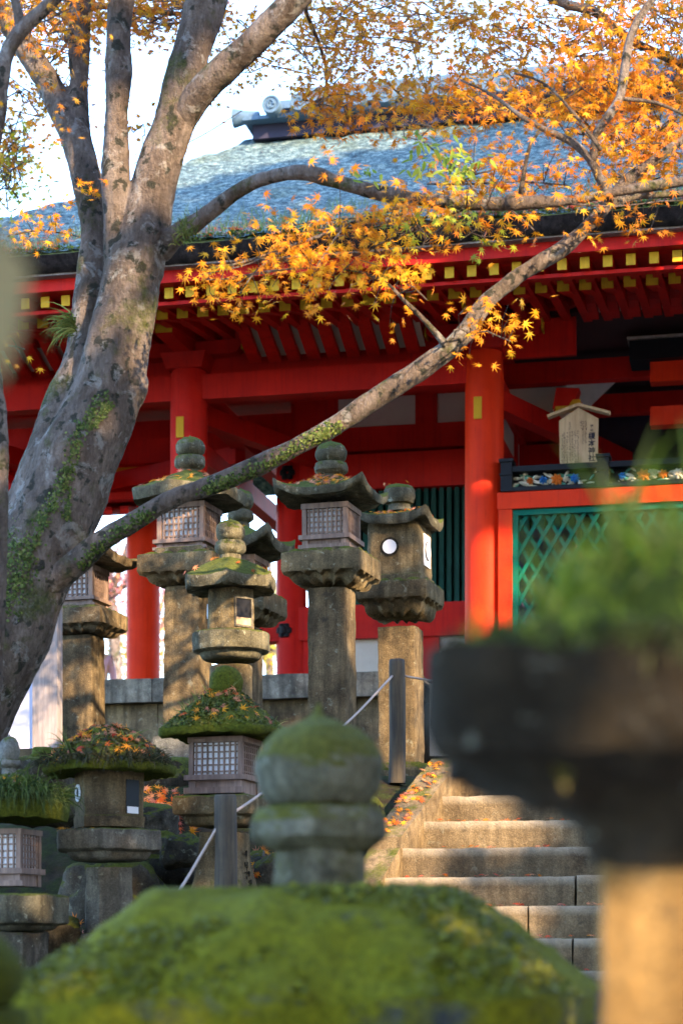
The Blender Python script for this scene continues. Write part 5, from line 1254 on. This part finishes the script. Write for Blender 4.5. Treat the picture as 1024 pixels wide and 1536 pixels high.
# ------------------------------------------------------------------ unseen shade trees added behind the viewpoint, crowns cut for chosen sun patches
UH = Vector((math.cos(SUN_AZ), math.sin(SUN_AZ), 0)); VH = SUN.cross(UH)
if VH.z < 0: VH = -VH
GAPS = []
def gap(px, py, D, r, sq=1): q = P(px, py, D); GAPS.append((q.dot(UH), q.dot(VH), r))
for a in ((725, 885, 19.8, .26), (715, 915, 19.8, .22), (735, 855, 19.8, .16), (712, 690, 19.8, .10), (955, 735, 19.6, .22), (1000, 735, 19.6, .2), (930, 780, 19.6, .22), (1000, 560, 20.6, .3), (1010, 628, 20.6, .3), (850, 592, 21, .14),
          (870, 350, 11.2, .16), (820, 388, 11.2, .16), (775, 410, 11.2, .14), (745, 440, 11.2, .09), (580, 600, 11.2, .08), (530, 625, 11.2, .12),
          (975, 1390, 2.5, .13), (1000, 1480, 2.5, .2), (1010, 1560, 2.5, .25), (940, 1450, 2.5, .1),
          (620, 1180, 12.8, .20), (655, 1195, 12.8, .18), (640, 1240, 12.2, .14), (690, 1215, 12.8, .14), (620, 1330, 11.4, .16), (680, 1335, 11.4, .12), (700, 1250, 12.4, .16), (615, 1290, 12, .10),
          (610, 1040, 15.9, .22), (600, 990, 15.9, .16), (615, 1100, 15.9, .15), (500, 940, 14.9, .14), (490, 1000, 14.9, .10), (575, 870, 15, .12), (648, 830, 16, .08), (655, 790, 16, .14), (470, 850, 15, .09),
          (735, 505, 11, .28), (330, 405, 10.9, .1), (440, 400, 10.9, .12), (610, 430, 10.9, .12), (700, 280, 11, .12), (860, 190, 11.2, .22), (960, 120, 11.4, .3), (780, 130, 11.4, .2), (900, 60, 11.6, .3), (970, 260, 11, .4), (70, 350, 11.9, .25),
          (45, 85, 12, .14), (335, 105, 11.3, .10), (385, 50, 11.2, .07), (270, 160, 11.4, .05), (165, 455, 11.4, .09), (347, 900, 13, .05), (380, 918, 13, .05), (660, 385, 17.5, .12)):
    gap(*a)
ctr = Vector((0, 14, 2)); random.seed(77)
trees = [(u, random.uniform(16, 20)) for u in (-6, -1.5, 3.5, 8.5, 13.5, 18, 22)]
crown = [[] for _ in trees]
for _ in range(62000):
    u, v = random.uniform(-8, 24), random.uniform(-4, 16.4)
    if v > 15.0 + 1.3*noise.noise(Vector((u*.6, 0, 0))): continue
    nn = noise.noise(Vector((u*1.6, v*1.6, 0)))
    rej = False
    for gu, gv, gr in GAPS:
        d = math.hypot(u-gu, v-gv)
        if d < (gr + .17)*(1 + .5*noise.noise(Vector((u*5, v*5, 3)))): rej = True; break
    if rej: continue
    ti = min(range(len(trees)), key=lambda i: abs(trees[i][0] - u + random.gauss(0, .8)))
    s = trees[ti][1] + random.gauss(0, 1.2)
    q = UH*u + VH*v + SUN*(s - (-ctr.dot(SUN)) )
    crown[ti].append((q, (SUN + rv(.35)).normalized(), rv(), random.uniform(.22, .34), jit(random.choice([(.34, .22, .06), (.28, .22, .07), (.40, .25, .06)]), .2)))
for i, ((u, s), cl) in enumerate(zip(trees, crown)):
    if not cl: continue
    zs = [q[0].z for q in cl]; mx_ = sum(q[0].x for q in cl)/len(cl); my_ = sum(q[0].y for q in cl)/len(cl)
    t = thing('shade_tree', 'unseen tree added behind the viewpoint to shade and warm the lanterns', 'tree', (mx_, my_, -1.5), 'added shade trees behind the viewpoint')
    bb = B(); bb.tube([(mx_, my_, -1.6), (mx_, my_, 8), (mx_, my_, max(zs)-.5)], [.45, .3, .06], 12, step=1.0); bb.build('trunk', 'bark', t, smooth=180)
    leaf_obj('crown', cl, 'shade_leaf', t, shape=OVAL)
random.seed(78)  # two more added trees, blocking sky light from behind
for (x, y, h) in ((-19, -6, 16), (-8, -17, 18)):
    t = thing('shade_tree', 'unseen tree added behind the viewpoint to shade and warm the lanterns', 'tree', (x, y, -1.5), 'added shade trees behind the viewpoint')
    bb = B(); bb.tube([(x, y, -1.6), (x, y, h*.5), (x, y, h)], [.45, .3, .06], 12, step=1.0); bb.build('trunk', 'bark', t, smooth=180)
    cl = []
    for _ in range(2600):
        z = random.uniform(0, h); rr = 3.4*(1 - z/h*.75); a = random.uniform(0, 6.283); r = rr*math.sqrt(random.random())
        cl.append((Vector((x + r*math.cos(a), y + r*math.sin(a), z - 1)), rv(), rv() + Vector((0, 0, -.6)), random.uniform(.3, .55), jit(random.choice([(.34, .22, .06), (.28, .22, .07), (.40, .25, .06)]), .2)))
    leaf_obj('crown', cl, 'shade_leaf', t, shape=OVAL)

# ------------------------------------------------------------------ fallen leaves: the largest as single leaves, the rest as one mass
FALLEN.sort(key=lambda f: f[0].y)
WHERE = {}
lm = {}
for q, nr, s, col, where in FALLEN[:290]:
    key = tuple(round(x*8) for x in col)
    if key not in lm:
        me = bpy.data.meshes.new('fallen_leaf'); L2 = LEAF.copy(); L2[:, 2] *= random.choice((1.6, -1.2, 2.4)); me.from_pydata(L2.tolist(), [], LEAFF)
        at = me.color_attributes.new('Col', 'FLOAT_COLOR', 'POINT'); at.data.foreach_set('color', np.tile((*col, 1.0), (len(LEAF), 1)).astype(np.float32).ravel()); me.materials.append(M['leaf']); lm[key] = me
    o = bpy.data.objects.new('fallen_leaf', lm[key]); COL.objects.link(o); o.location = q
    o.rotation_euler = basis(nr, rv()).to_euler(); o.scale = (s, s, s)
    tag(o, 'fallen orange or red maple leaf lying ' + where, 'fallen leaf', 'fallen maple leaves lying ' + where)
rest = FALLEN[290:]
if rest: tag(leaf_obj('fallen_leaves', [(q, nr, rv(), s, c) for q, nr, s, c, _ in rest]), 'many smaller maple leaves scattered over the lantern hoods farther back', 'fallen leaves', kind='stuff')
